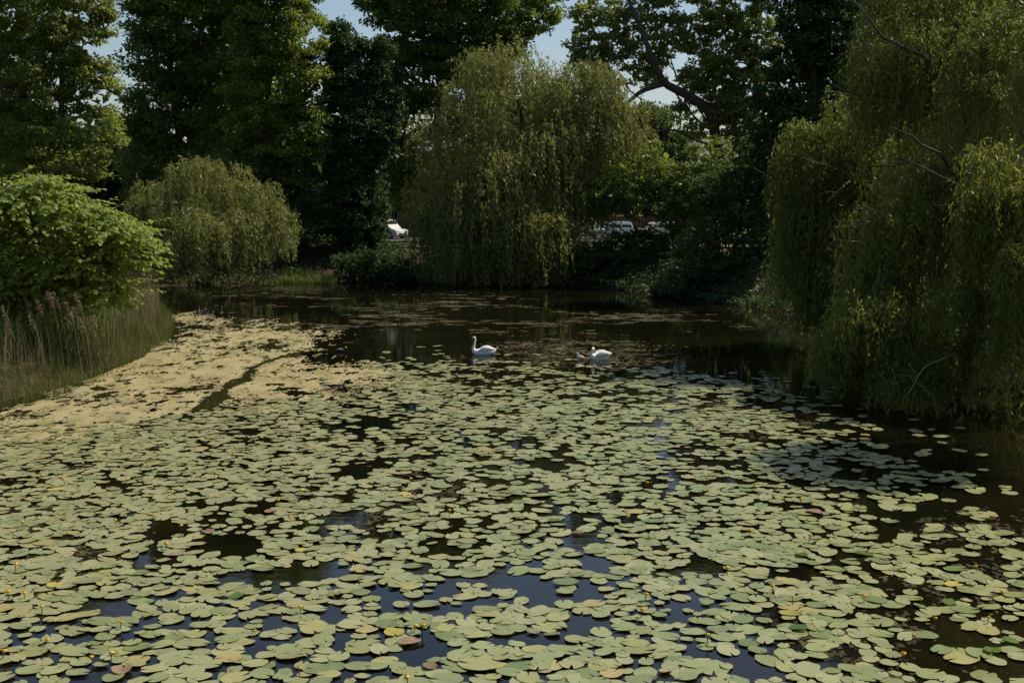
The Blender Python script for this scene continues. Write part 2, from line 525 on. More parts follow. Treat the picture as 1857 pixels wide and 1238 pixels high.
mat_mesh('pond_weed', scum_mask, 0.004, M['scum'], 'thin brown pond weed in streaks on the open water')

# ------------------------------------------------------------------ foliage
DIA_V = np.array([[0, 0, 0], [0.5, 0.5, 0.10], [1, 0, -0.06], [0.5, -0.5, 0.10]], float)
DIA_F = np.array([[0, 1, 2, 3]])

def frames(D, rng, up_bias=0.6):
    """orthonormal frames with x along D, z near up"""
    D = nrm(D)
    up = np.array([0, 0, 1.0]) * up_bias + rng.normal(0, 0.6, D.shape)
    S = nrm(np.cross(up, D))
    U = np.cross(D, S)
    return D, S, U

def leaf_mesh(name, P, D, L, Wd, rng, up_bias=0.6):
    D, S, U = frames(D, rng, up_bias)
    L = np.broadcast_to(L, (len(P),))[:, None]
    Wd = np.broadcast_to(Wd, (len(P),))[:, None]
    Mx = np.stack([D * L, S * Wd, U * L], -1)
    V, F = instanced(DIA_V, [DIA_F], Mx, P)
    return mesh_arrays(name, V, F)

def rand_dir(rng, n):
    return nrm(rng.normal(0, 1, (n, 3)))

def broad_leaves(rng, blobs, bough, dens, per, L, inner=0.12, flat=0.55, droop=0.35):
    """blobs [(centre, radii)] -> P, D, Ls of leaves grouped in boughs"""
    Ps, Ds, Ls = [], [], []
    C = np.array([b[0] for b in blobs], float)
    R = np.array([b[1] for b in blobs], float)
    for k, (c, r) in enumerate(zip(C, R)):
        pw = 1.6
        area = 4 * math.pi * (((r[0] * r[1]) ** pw + (r[0] * r[2]) ** pw + (r[1] * r[2]) ** pw) / 3) ** (1 / pw)
        nb = max(6, int(area * dens))
        d = rand_dir(rng, nb)
        rad = rng.uniform(0.72, 1.06, nb)
        rad[rng.random(nb) < inner] *= 0.6
        bc = c + d * r * rad[:, None]
        keep = np.ones(nb, bool)
        for j in range(len(C)):
            if j != k:
                keep &= (((bc - C[j]) / R[j]) ** 2).sum(1) > 0.42
        keep |= rng.random(nb) < 0.10
        bc, d = bc[keep], d[keep]
        nb = len(bc)
        if nb == 0: continue
        br = bough * rng.uniform(0.55, 1.45, nb)
        off = rand_dir(rng, nb * per).reshape(nb, per, 3) * (rng.random((nb, per, 1)) ** 0.45)
        off[..., 2] = np.where(off[..., 2] < 0, off[..., 2] * 0.6, off[..., 2])
        P = bc[:, None] + off * br[:, None, None] * np.array([1, 1, flat])
        Dl = off * 0.8 + d[:, None] * 0.5 + rng.normal(0, 0.55, off.shape) - np.array([0, 0, droop])
        Ps.append(P.reshape(-1, 3)); Ds.append(Dl.reshape(-1, 3))
        Ls.append(L * rng.uniform(0.65, 1.35, nb * per))
        # sparse big inner leaves so that crowns are not hollow
        ni = int(area * dens * 3.0)
        di = rand_dir(rng, ni)
        Ps.append(c + di * r * (rng.uniform(0.25, 0.72, ni))[:, None]); Ds.append(rand_dir(rng, ni)); Ls.append(L * rng.uniform(1.8, 3.2, ni))
    return np.concatenate(Ps), np.concatenate(Ds), np.concatenate(Ls)

def pxblobs(spec, Y, depth=0.9):
    """(px, py, rx, ry[, dY]) -> world ellipsoids at distance Y"""
    out = []
    for s in spec:
        dY = s[4] if len(s) > 4 else 0
        c = at(s[0], s[1], Y + dY)
        k = (Y + dY) / FPX
        out.append((c, np.array([s[2] * k, max(s[2] * k * depth, 0.8), s[3] * k])))
    return out

def wobble(a, b, n, rng, amp=0.06):
    a, b = np.asarray(a, float), np.asarray(b, float)
    t = np.linspace(0, 1, n)[:, None]
    L = np.linalg.norm(b - a)
    off = np.cumsum(rng.normal(0, 1, (n, 3)), 0)
    off = (off - off[0] - t * (off[-1] - off[0])) * amp * L / math.sqrt(n)
    return a + (b - a) * t + off

def add_branches(root, trunk, r0, ends, rng, mat, loc, sides=7):
    """trunk polyline, then one branch mesh to each end point"""
    mb = MB()
    pts = spline(trunk, 14)
    pts[1:-1] += rng.normal(0, 0.02, (12, 3)) * np.linalg.norm(pts[-1] - pts[0]) * 0.25
    rad = r0 * np.linspace(1, 0.28, 14)
    rad[0] *= 1.35
    mb.tube(pts, rad, 10)
    mb.build('trunk', mat, root, smooth=True, offset=loc)
    for e in ends:
        e = np.asarray(e, float)
        dz = pts[:, 2] - (e[2] - 0.55 * np.linalg.norm(e[:2] - pts[:, :2].mean(0)))
        i = int(np.clip(np.argmin(np.abs(dz)), 3, 12))
        q = wobble(pts[i], e, 9, rng, 0.10)
        q[1:-1, 2] -= np.sin(np.linspace(0, math.pi, 9))[1:-1] * 0.06 * np.linalg.norm(e - pts[i])
        bmb = MB()
        bmb.tube(q, np.linspace(rad[i] * 0.55, 0.025, 9), sides)
        for k in range(3):
            j = rng.integers(3, 8)
            tip = q[j] + (e - pts[i]) * rng.uniform(0.15, 0.4) + rng.normal(0, 0.16, 3) * np.linalg.norm(e - pts[i])
            bmb.tube(wobble(q[j], tip, 6, rng, 0.12), np.linspace(0.05, 0.012, 6) * (1 + r0), 5)
        bmb.build('branch', mat, root, smooth=True, offset=loc)

def broad_tree(name, label, seed, Y, spec, base_px, mat, L=0.24, ar=0.62, bough=0.85, dens=0.62, per=170, r0=0.4, lean=0, group=None, cat='tree', n_br=7, inner=0.12, depth=0.9, flat=0.55, droop=0.35, trunk_top=None, bark='bark', extra=None):
    rng = np.random.default_rng(seed)
    blobs = pxblobs(spec, Y, depth) + (extra or [])
    bx = at(base_px, 400, Y)[0]
    bz = float(ground_z(bx, Y)) - 0.1
    loc = np.array([bx, Y, max(bz, -0.3)])
    root = thing(name, loc, label, cat, group)
    cs = np.array([b[0] for b in blobs])
    top = cs[np.argmax(cs[:, 2])] if trunk_top is None else np.asarray(trunk_top)
    mid = (loc + top) / 2 + np.array([lean, 0, 0])
    ends = [c + rng.normal(0, 0.35, 3) * r for c, r in blobs for _ in range(2)]
    rng.shuffle(ends)
    add_branches(root, [loc, loc * 0.7 + mid * 0.3, mid, top], r0, ends[:n_br], rng, M[bark], loc)
    P, D, Ls = broad_leaves(rng, blobs, bough, dens, per, L, inner, flat, droop)
    ok = P[:, 2] > ground_z(P[:, 0], P[:, 1]) + 0.1
    P, D, Ls = P[ok], D[ok], Ls[ok]
    me = leaf_mesh('crown', P - loc, D, Ls, Ls * ar, rng)
    link('crown', me, M[mat], root)
    return root

def willow_leaves(rng, domes, spacing=0.14, m=2, L=0.26, Wd=0.045):
    Ps, Ds = [], []
    for d in domes:
        c, r, n, (l0, l1), zmin, spread = d
        ph = rng.uniform(0, 2 * math.pi, n)
        ct = rng.uniform(0.0, 1.0, n) ** 0.9
        st = np.sqrt(1 - ct ** 2)
        dr = np.c_[np.cos(ph) * st, np.sin(ph) * st, ct]
        lump = 0.86 + 0.28 * vnoise(ph * 1.6 + c[0], ct * 3 + c[2], 5)
        p0 = c + dr * r * (rng.uniform(0.62, 1.0, n) * lump)[:, None]
        out = nrm(np.c_[dr[:, :2] + rng.normal(0, 0.25, (n, 2)), np.zeros(n)])
        Ls = rng.uniform(l0, l1, n) * (0.7 + 0.6 * vnoise(ph * 2.5, p0[:, 0], 6))
        K = int(l1 / spacing)
        s = (np.arange(K) + rng.uniform(0, 1, (n, K))) / K * (l1 / Ls[:, None])
        live = s <= 1
        sway = np.c_[rng.normal(0, 0.10, (n, 2)), np.zeros(n)]
        pos = p0[:, None] + out[:, None] * (spread * rng.uniform(0.4, 1.2, n)[:, None] * (1 - np.exp(-4 * s)))[..., None] + sway[:, None] * (s * Ls[:, None])[..., None]
        pos[..., 2] += (0.15 + 0.75 * rng.random(n) ** 2.5)[:, None] * np.sin(np.clip(s * 6, 0, math.pi)) - Ls[:, None] * s ** 1.3
        pos = pos[live]
        o = np.repeat(out[:, None], K, 1)[live]
        pos = np.repeat(pos, m, 0)
        o = np.repeat(o, m, 0)
        sl = np.repeat(s[live], m)
        D = rng.normal(0, 0.42, pos.shape) + o * (0.5 * np.exp(-3 * sl))[:, None]
        D[:, 2] -= 0.35 + 0.75 * np.clip(sl * 2.5, 0, 1)
        pos = pos + rng.normal(0, 0.05, pos.shape)
        gz = np.maximum(ground_z(pos[:, 0], pos[:, 1]), 0) + zmin
        ok = pos[:, 2] > gz + L * 0.8
        Ps.append(pos[ok]); Ds.append(D[ok])
    P, D = np.concatenate(Ps), np.concatenate(Ds)
    ln = L * rng.uniform(0.6, 1.3, len(P))
    return P, D, ln, Wd * rng.uniform(0.7, 1.3, len(P))

def tiers(seed, blobs, Y, count, r, n, ln, dpt=0.9, flat=0.62, front=0.72):
    """many small overhanging tufts spread over the surface of big blobs (px, py, rx, ry)"""
    rng = np.random.default_rng(seed)
    ar = np.array([b[2] * b[3] for b in blobs], float)
    out = []
    for k in rng.choice(len(blobs), count * 3, p=ar / ar.sum()):
        px, py, rx, ry = blobs[k][:4]
        off = blobs[k][4] if len(blobs[k]) > 4 else 0
        d = rand_dir(rng, 1)[0]
        if rng.random() < front: d[1] = -abs(d[1])
        if d[2] < -0.55: continue
        x, y = px + d[0] * rx, py - d[2] * ry
        deep = any((x - q[0]) ** 2 / q[2] ** 2 + (y - q[1]) ** 2 / q[3] ** 2 < 0.5 for m_, q in enumerate(blobs) if m_ != k) and d[1] > -0.3
        if deep: continue
        rr = rng.uniform(*r)
        out.append((x, y, rr, rr * flat, int(n * rng.uniform(0.7, 1.3)), ln[0], ln[1] * rng.uniform(0.75, 1.15), 0, off + d[1] * rx * Y / FPX * dpt, rng.uniform(0.3, 0.9)))
        if len(out) >= count: break
    return out

def willow(name, label, seed, Y, spec, trunk, r0, mat, L, Wd, spacing, m=2, limbs=6, group=None, dpt=0.9, pale=()):
    """spec: (px, py, rx, ry, n, len0, len1, zmin, dY, spread)"""
    rng = np.random.default_rng(seed)
    loc = np.asarray(trunk[0], float)
    root = thing(name, loc, label, 'tree', group)
    domes = []
    for (px, py, rx, ry, n, l0, l1, zm, dY, spd) in spec:
        k = (Y + dY) / FPX
        domes.append((at(px, py, Y + dY), np.array([rx * k, rx * k * dpt, ry * k]), n, (l0, l1), zm, spd))
    ends = [d[0] + np.array([0, 0, d[1][2] * 0.4]) for d in domes]
    add_branches(root, trunk, r0, ends[:limbs], rng, M['bark'], loc)
    for q in pale:
        mb = MB()
        mb.tube(spline([at(*p) for p in q], 10) + rng.normal(0, 0.03, (10, 3)), np.linspace(0.030, 0.008, 10), 6)
        p5 = at(*q[len(q) // 2])
        for k in range(3):
            mb.tube(wobble(p5, p5 + rng.normal(0, 0.5, 3) + [-0.2, 0, 0.1], 6, rng, 0.15), np.linspace(0.014, 0.005, 6), 5)
        mb.build('branch', M['bark_pale'], root, smooth=True, offset=loc)
    P, D, ln, wd = willow_leaves(rng, domes, spacing, m, L, Wd)
    link('crown', leaf_mesh('crown', P - loc, D, ln, wd, rng, 0.2), M[mat], root)
    return root

# --- far bank, left to right
broad_tree('broadleaf_tree', 'airy olive-green tree with a bare trunk at the far left behind the leafy shrub', 11, 84,
           [(20, 20, 110, 110), (125, 40, 74, 90), (60, 140, 100, 80), (165, 150, 50, 60), (20, 240, 80, 70), (160, 245, 60, 60), (90, 300, 90, 50), (60, -40, 130, 60), (180, 20, 24, 40), (-110, 120, 90, 160)],
           104, 'oak', L=0.26, bough=0.75, dens=0.55, per=120, r0=0.38, trunk_top=at(118, -70, 84), depth=0.7, inner=0.1)
broad_tree('broadleaf_tree', 'tall dense dark green tree with layered boughs and a sky gap to its left', 12, 101,
           [(330, 20, 100, 80), (295, 120, 62, 66), (278, 30, 40, 40), (400, 90, 90, 90), (310, 200, 80, 80), (390, 240, 90, 80), (280, 280, 60, 70), (360, -15, 115, 62), (340, 340, 100, 70), (300, -25, 60, 50)],
           340, 'dark', L=0.30, bough=1.0, dens=0.50, per=112, r0=0.55)
broad_tree('broadleaf_tree', 'tall dark tree with sunlit yellow-green right side beside the ivy column', 13, 97,
           [(520, 50, 68, 90), (545, 150, 52, 80), (480, 170, 70, 90), (555, 240, 42, 60), (500, 280, 70, 60), (480, 20, 60, 80), (470, -30, 90, 60), (530, -30, 40, 60), (440, 300, 60, 60)],
           505, 'lime', L=0.25, bough=0.85, dens=0.6, per=160, r0=0.45)
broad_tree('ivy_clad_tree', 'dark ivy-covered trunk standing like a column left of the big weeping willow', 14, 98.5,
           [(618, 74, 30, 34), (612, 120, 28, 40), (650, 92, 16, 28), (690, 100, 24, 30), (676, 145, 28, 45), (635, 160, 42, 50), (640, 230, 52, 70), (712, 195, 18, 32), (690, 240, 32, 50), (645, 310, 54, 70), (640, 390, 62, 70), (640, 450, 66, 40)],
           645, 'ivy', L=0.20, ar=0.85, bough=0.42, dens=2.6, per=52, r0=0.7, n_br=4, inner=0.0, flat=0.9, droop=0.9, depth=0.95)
broad_tree('broadleaf_tree', 'tall spreading tree rising behind the ivy column and the big weeping willow', 15, 108,
           [(800, 10, 130, 70), (750, 55, 62, 62), (900, 40, 70, 50), (965, 30, 42, 32), (690, 5, 36, 20), (760, 130, 75, 70), (850, 100, 80, 60), (740, 220, 55, 60), (800, -30, 150, 52), (900, 100, 50, 40), (720, 290, 40, 60), (980, 5, 35, 30)],
           790, 'dark', L=0.31, bough=0.95, dens=0.48, per=115, r0=0.6)
broad_tree('broadleaf_tree', 'sunlit tree with a thick curved limb against the sky, right of the weeping willow', 17, 98,
           [(1065, 30, 32, 50), (1050, 85, 24, 28), (1085, 120, 45, 40), (1130, 50, 55, 60), (1190, 60, 45, 70), (1170, 130, 40, 30), (1250, 60, 40, 40), (1310, 50, 60, 60), (1340, 120, 60, 50), (1290, 130, 50, 40), (1370, 60, 50, 80), (1330, 200, 50, 50), (1380, 190, 50, 60), (1240, 200, 26, 22), (1310, 190, 46, 40), (1350, 260, 50, 40), (1270, 235, 30, 22), (1255, 140, 40, 26),
            (1220, -40, 100, 40), (1350, -40, 80, 44)],
           1300, 'airy', L=0.26, bough=0.6, dens=0.9, per=72, r0=0.5, trunk_top=at(1290, 205, 98), n_br=10, inner=0.25, depth=0.6)
sy = [o for o in scene.objects if o.name.startswith('broadleaf_tree') and o.parent is None][-1]
mb = MB()
mb.tube(spline([at(1300, 270, 98), at(1288, 205, 97.5), at(1245, 172, 97), at(1205, 150, 96.5), at(1185, 110, 96), at(1165, 60, 96), at(1140, 0, 96)], 16), np.linspace(0.46, 0.14, 16), 9)
mb.build('limb', M['bark'], sy, smooth=True, offset=sy.location)
mb = MB()
mb.tube(spline([at(1205, 152, 96.5), at(1165, 165, 96), at(1140, 185, 96), at(1105, 215, 96)], 8), np.linspace(0.22, 0.1, 8), 7)
mb.build('limb', M['bark'], sy, smooth=True, offset=sy.location)
broad_tree('broadleaf_tree', 'round dark tree far off below the curved limb, against the sky', 18, 150,
           [(1175, 225, 45, 36), (1150, 270, 50, 45), (1220, 280, 40, 40)], 1178, 'under', L=0.4, bough=1.2, dens=0.5, per=120, r0=0.4, n_br=3)
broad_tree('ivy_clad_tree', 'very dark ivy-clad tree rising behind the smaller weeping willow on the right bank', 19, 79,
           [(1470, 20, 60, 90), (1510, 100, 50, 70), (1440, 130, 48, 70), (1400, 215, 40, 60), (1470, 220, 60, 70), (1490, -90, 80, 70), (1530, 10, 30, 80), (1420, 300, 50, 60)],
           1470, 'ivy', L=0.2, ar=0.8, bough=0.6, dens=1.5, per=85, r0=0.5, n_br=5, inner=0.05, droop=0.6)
broad_tree('broadleaf_tree', 'low tree with thin bare boughs right of the big weeping willow, on the far shore', 20, 89,
           [(1190, 300, 55, 40), (1120, 340, 50, 45), (1240, 350, 50, 50), (1170, 370, 60, 30), (1290, 290, 40, 40), (1075, 370, 36, 18), (1235, 400, 40, 40), (1265, 350, 45, 45)],
           1215, 'dark', L=0.22, bough=0.6, dens=0.8, per=75, r0=0.2, n_br=8, inner=0.2)
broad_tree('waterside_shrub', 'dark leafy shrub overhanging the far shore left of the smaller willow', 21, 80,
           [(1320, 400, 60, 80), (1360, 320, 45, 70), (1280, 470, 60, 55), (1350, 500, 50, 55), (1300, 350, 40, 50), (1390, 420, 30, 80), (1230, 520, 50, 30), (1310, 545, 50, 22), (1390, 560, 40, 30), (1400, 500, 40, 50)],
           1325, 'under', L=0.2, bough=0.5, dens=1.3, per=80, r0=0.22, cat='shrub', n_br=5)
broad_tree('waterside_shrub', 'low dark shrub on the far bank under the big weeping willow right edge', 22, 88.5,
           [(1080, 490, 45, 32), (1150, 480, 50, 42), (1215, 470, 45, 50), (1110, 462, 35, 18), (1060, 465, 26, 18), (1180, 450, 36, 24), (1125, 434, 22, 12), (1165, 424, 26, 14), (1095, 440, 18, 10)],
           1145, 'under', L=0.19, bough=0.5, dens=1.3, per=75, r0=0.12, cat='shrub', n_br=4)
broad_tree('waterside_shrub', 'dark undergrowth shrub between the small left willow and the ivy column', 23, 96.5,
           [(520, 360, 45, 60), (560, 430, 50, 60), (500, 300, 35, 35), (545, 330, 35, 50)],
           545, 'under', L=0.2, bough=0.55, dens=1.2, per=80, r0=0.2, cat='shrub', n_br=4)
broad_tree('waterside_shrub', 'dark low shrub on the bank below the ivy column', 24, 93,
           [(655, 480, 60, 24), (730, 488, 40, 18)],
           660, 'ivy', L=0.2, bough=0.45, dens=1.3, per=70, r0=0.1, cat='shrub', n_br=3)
broad_tree('broadleaf_tree', 'small pale green tree in the gap above the white parked people carrier', 25, 106,
           [(725, 330, 30, 45), (755, 300, 30, 40), (745, 370, 26, 22)], 752, 'lime', L=0.22, bough=0.55, dens=1.0, per=80, r0=0.14, n_br=5)
# woodland behind
for k, (px, Y, sp_, lab) in enumerate([
        (-60, 118, [(-40, 160, 130, 140), (20, 300, 140, 110), (-150, 260, 120, 150)], 'dark woodland tree glimpsed behind the airy tree at the left edge'),
        (200, 122, [(190, 270, 60, 70), (240, 330, 110, 100), (150, 330, 110, 80)], 'dark woodland tree filling the gap behind the small left willow'),
        (470, 126, [(440, 160, 110, 110), (480, 320, 130, 100), (600, 330, 70, 80)], 'dark woodland tree behind the shrubs left of the ivy column'),
        (1010, 130, [(930, 250, 140, 100), (1050, 330, 110, 60), (860, 330, 110, 60)], 'dark woodland tree hidden behind the big weeping willow'),
        (1400, 112, [(1390, 340, 80, 60), (1480, 320, 100, 80), (1330, 360, 70, 50)], 'dark woodland tree behind the shrub on the right shore'),
        (1700, 90, [(1640, 150, 160, 180), (1800, 200, 170, 180), (1700, 350, 200, 120), (1800, -60, 180, 120)], 'dark woodland tree behind the hanging willow curtain at the right edge')]):
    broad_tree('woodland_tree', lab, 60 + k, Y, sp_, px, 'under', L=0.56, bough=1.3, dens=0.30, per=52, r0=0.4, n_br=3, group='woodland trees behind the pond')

# --- weeping willows
Yw = 92.0
willow('weeping_willow', 'big round weeping willow on the far bank, its strands touching the water', 31, Yw,
       tiers(131, [(925, 180, 90, 68), (1070, 195, 55, 62), (815, 275, 46, 58), (950, 300, 115, 90), (1095, 270, 45, 70), (815, 390, 50, 60, -1), (930, 420, 85, 60, -2), (1040, 380, 52, 60), (900, 330, 60, 50, -3)], Yw, 100, (24, 62), 44, (1.2, 3.9), flat=0.75) +
       [(915, 145, 80, 46, 150, 2.0, 4.5, 0, 0, 0.8), (1065, 160, 64, 44, 130, 2, 4.5, 0, 0, 0.8), (860, 400, 70, 40, 130, 4, 7, 0, -3, 0.6), (950, 400, 70, 38, 130, 4, 7, 0, -3, 0.6), (1020, 400, 46, 36, 70, 2, 4.0, 0, -1.5, 0.5), (940, 300, 120, 90, 160, 2, 5, 0, 0, 0.3), (790, 400, 28, 30, 70, 3, 6, 0, -1, 0.4)],
       [np.array([at(985, 470, 92)[0], 92.5, 1.4]), at(975, 400, 92), at(960, 300, 92), at(940, 180, 92)], 0.55, 'willow', 0.36, 0.08, 0.22, m=2, limbs=9)
willow('weeping_willow', 'small sunlit weeping willow at the left end of the far bank', 32, 88.0,
       tiers(132, [(370, 340, 70, 42), (300, 375, 60, 38), (445, 380, 55, 42), (370, 420, 110, 50), (480, 420, 40, 40), (270, 420, 40, 40)], 88.0, 46, (18, 34), 30, (1.0, 3.2)) +
       [(370, 325, 46, 28, 80, 1.8, 4.5, 0, 0, 0.7), (300, 355, 42, 26, 70, 1.8, 4.5, 0, 0, 0.6), (440, 356, 38, 28, 60, 1.8, 4.0, 0, 0, 0.6), (260, 375, 28, 20, 90, 1.5, 4, 0, 0, 0.4), (490, 385, 28, 22, 90, 1.5, 3.6, 0, 0, 0.5), (340, 400, 60, 30, 170, 2, 4, 0, -2, 0.5), (430, 410, 50, 28, 150, 2, 3.6, 0, -2, 0.5), (510, 425, 18, 12, 40, 1, 2.2, 0, -1, 0.5), (275, 430, 30, 22, 90, 1.5, 3, 0, -1, 0.4)],
       [np.array([at(385, 490, 88)[0], 92.3, 0.8]), at(383, 440, 89), at(380, 390, 88), at(372, 330, 88)], 0.3, 'willow', 0.32, 0.065, 0.18, m=2, limbs=6)
willow('weeping_willow', 'smaller weeping willow on the right bank, left of the tall willow curtain', 33, 54.0,
       tiers(133, [(1515, 225, 55, 40), (1465, 300, 38, 55), (1590, 280, 60, 60), (1535, 350, 70, 60), (1462, 410, 34, 60), (1575, 440, 60, 60, -1), (1490, 495, 42, 50)], 54.0, 70, (20, 40), 30, (1.2, 3.4)) +
       [(1462, 370, 36, 34, 120, 3.0, 6.0, 0, 0, 0.35), (1530, 400, 50, 34, 120, 3.0, 5.5, 0, -1.5, 0.4), (1495, 470, 42, 30, 130, 2, 3.8, 0, 0, 0.3), (1560, 500, 60, 30, 120, 1.6, 3, 0, -1, 0.3), (1530, 300, 80, 60, 60, 2, 4, 0, 0, 0.3)],
       [np.array([20.5, 58.0, 0.9]), at(1690, 380, 57), at(1620, 300, 56), at(1530, 220, 55.5)], 0.34, 'willow_dark', 0.26, 0.055, 0.13, m=2, limbs=8,
       pale=[[(1640, 300, 54), (1560, 318, 52.5), (1500, 300, 51.5), (1455, 285, 51)], [(1590, 400, 51), (1540, 410, 50), (1500, 412, 49.5)], [(1560, 440, 50), (1520, 435, 49), (1490, 455, 49)], [(1540, 330, 51), (1515, 350, 50.5), (1500, 368, 50)], [(1600, 200, 55), (1540, 172, 54), (1490, 165, 53)]])
willow('weeping_willow', 'tall weeping willow curtain at the right edge with low boughs trailing over the lily pads', 34, 43.0,
       tiers(134, [(1680, 120, 110, 90, 5), (1820, 140, 100, 110, 0), (1690, 330, 90, 70, -1), (1640, 430, 80, 60, -2), (1810, 360, 70, 90, -4), (1600, 540, 70, 50, -2), (1540, 625, 55, 28, -2)], 43.0, 72, (22, 46), 26, (0.9, 2.8)) +
       [(1640, 20, 70, 60, 130, 3, 7.5, 0, 7, 0.5), (1740, 10, 80, 60, 115, 3, 8, 0, 6, 0.5), (1850, 20, 80, 70, 120, 4, 9, 0, 3, 0.5), (1620, 150, 50, 45, 110, 2, 4.5, 0, 7, 0.4), (1700, 160, 70, 50, 90, 2.5, 5, 0, 4, 0.4), (1820, 190, 70, 60, 80, 3, 6.5, 0, -2, 0.4), (1720, -140, 140, 80, 240, 3, 7, 0, 7, 0.5), (1960, -100, 140, 120, 200, 3, 9, 0, 2, 0.5), (2015, 60, 150, 50, 420, 1.5, 3.6, 0, -11, 0.4), (2030, -30, 140, 80, 320, 2, 5, 0, -9, 0.4),
        (1680, 330, 60, 36, 85, 2, 3.6, 0, -2, 0.4), (1640, 420, 55, 30, 90, 1.8, 3.2, 0, -3, 0.4), (1600, 510, 55, 26, 150, 1.4, 2.6, 0, -2.5, 0.4), (1530, 625, 50, 18, 150, 0.7, 1.5, 0, -2, 0.4), (1600, 620, 50, 22, 140, 0.9, 1.9, 0, -2.5, 0.4), (1660, 600, 50, 26, 130, 1.2, 2.4, 0, -3, 0.4), (1720, 640, 36, 20, 80, 0.8, 1.7, 0, -5, 0.3), (1690, 690, 30, 12, 60, 0.4, 1.0, 0, -5, 0.3),
        (1810, 380, 50, 40, 120, 3, 6.2, 0, -5, 0.3), (1850, 480, 40, 30, 130, 2, 4.6, 0, -7, 0.3), (1930, 350, 80, 60, 110, 3, 6.5, 0, -6, 0.3), (1780, 560, 30, 20, 60, 1.4, 2.6, 0, -5, 0.2)] +
       tiers(135, [(1530, 640, 46, 28, -3), (1600, 600, 60, 50, -4), (1660, 680, 40, 26, -5), (1690, 560, 50, 40, -5)], 43.0, 30, (14, 30), 32, (0.3, 1.3), flat=0.5),
       [np.array([24.2, 44.0, 0.9]), np.array([22.5, 43.5, 5.0]), np.array([20.5, 45.0, 10.0]), np.array([18.5, 47.0, 15.0])], 0.55, 'willow_dark', 0.24, 0.05, 0.14, m=2, limbs=16,
       pale=[[(1760, 470, 42), (1690, 500, 40.5), (1640, 498, 39.8), (1600, 520, 39.5)], [(1730, 640, 37), (1690, 660, 36.5), (1660, 690, 36), (1640, 720, 35.5)], [(1900, 420, 40), (1760, 375, 39), (1690, 372, 39)], [(1850, 310, 38), (1835, 350, 38), (1820, 400, 38)]])

# --- left shrub with big leaves
LV = []
for i, (t, wd) in enumerate([(0, 0.0), (0.14, 0.34), (0.38, 0.5), (0.66, 0.36), (1.0, 0.0)]):
    z = 0.05 * math.sin(t * 2.4) - 0.30 * t * t
    if wd == 0: LV.append([(t, 0, z)])
    else: LV.append([(t, wd, z - 0.02 + 0.10 * wd), (t, 0, z), (t, -wd, z - 0.02 + 0.10 * wd)])
LVf = np.array([p for r in LV for p in r])
LT = [(0, 2, 1), (0, 3, 2), (10, 7, 8), (10, 8, 9)]
LQ = [(1, 2, 5, 4), (2, 3, 6, 5), (4, 5, 8, 7), (5, 6, 9, 8)]
LF = [np.array(LT), np.array(LQ)]

rng = np.random.default_rng(50)
SY = 47.0
sb = pxblobs([(60, 410, 150, 80), (175, 445, 95, 62), (-40, 470, 130, 110), (110, 500, 110, 60), (200, 478, 52, 42), (20, 540, 110, 60), (30, 365, 90, 45), (145, 530, 76, 40), (215, 528, 36, 30), (90, 335, 34, 22), (215, 420, 34, 22)], SY, 0.6)
shrub_loc = np.array([-17.6, 49.5, float(ground_z(-17.6, 49.5))])
shrub = thing('leafy_shrub', shrub_loc, 'large bright green shrub with big drooping leaves above the reeds', 'shrub')
C_, R_ = np.array([b[0] for b in sb]), np.array([b[1] for b in sb])
Pl, Dl, Ul, Sl = [], [], [], []
for k in range(len(sb)):
    ns = int(76 * R_[k][0] * R_[k][2])
    d = rand_dir(rng, ns)
    d[:, 2] = np.abs(d[:, 2]) * np.where(rng.random(ns) < 0.3, -1, 1)
    p = C_[k] + d * R_[k] * rng.uniform(0.72, 1.0, ns)[:, None]
    keep = np.ones(ns, bool)
    for j in range(len(sb)):
        if j != k: keep &= (((p - C_[j]) / R_[j]) ** 2).sum(1) > 0.6
    p, d = p[keep], d[keep]
    for q, dd in zip(p, d):
        dirn = nrm(np.array([dd[0] * 1.0 + rng.normal(0, 0.40) + 0.08, dd[1] + rng.normal(0, 0.35), 0.10 + rng.normal(0, 0.12)]))
        side = nrm(np.cross([0, 0, 1], dirn))
        ln = rng.uniform(0.7, 1.25)
        nl = int(ln / 0.12)
        t = np.linspace(0, 1, nl)
        c = q + dirn * (t * ln)[:, None] + np.array([0, 0, -0.22]) * (t ** 2)[:, None]
        sg = np.where(np.arange(nl) % 2 == 0, 1, -1)
        ld = dirn * 0.65 + side * (sg * 0.8)[:, None] + np.array([0, 0, -0.35]) + rng.normal(0, 0.22, (nl, 3))
        ld[-1] = dirn + np.array([0, 0, -0.3])
        Pl.append(c); Dl.append(ld); Sl.append(rng.uniform(0.19, 0.33, nl) * (1 - 0.25 * t))
Pl, Dl, Sl = np.concatenate(Pl), nrm(np.concatenate(Dl)), np.concatenate(Sl)
up = np.array([0, 0, 1.0]) + rng.normal(0, 0.22, Pl.shape)
S_ = nrm(np.cross(up, Dl)); U_ = np.cross(Dl, S_)
Ms = np.stack([Dl * Sl[:, None], S_ * (Sl * 0.78)[:, None], U_ * Sl[:, None]], -1)
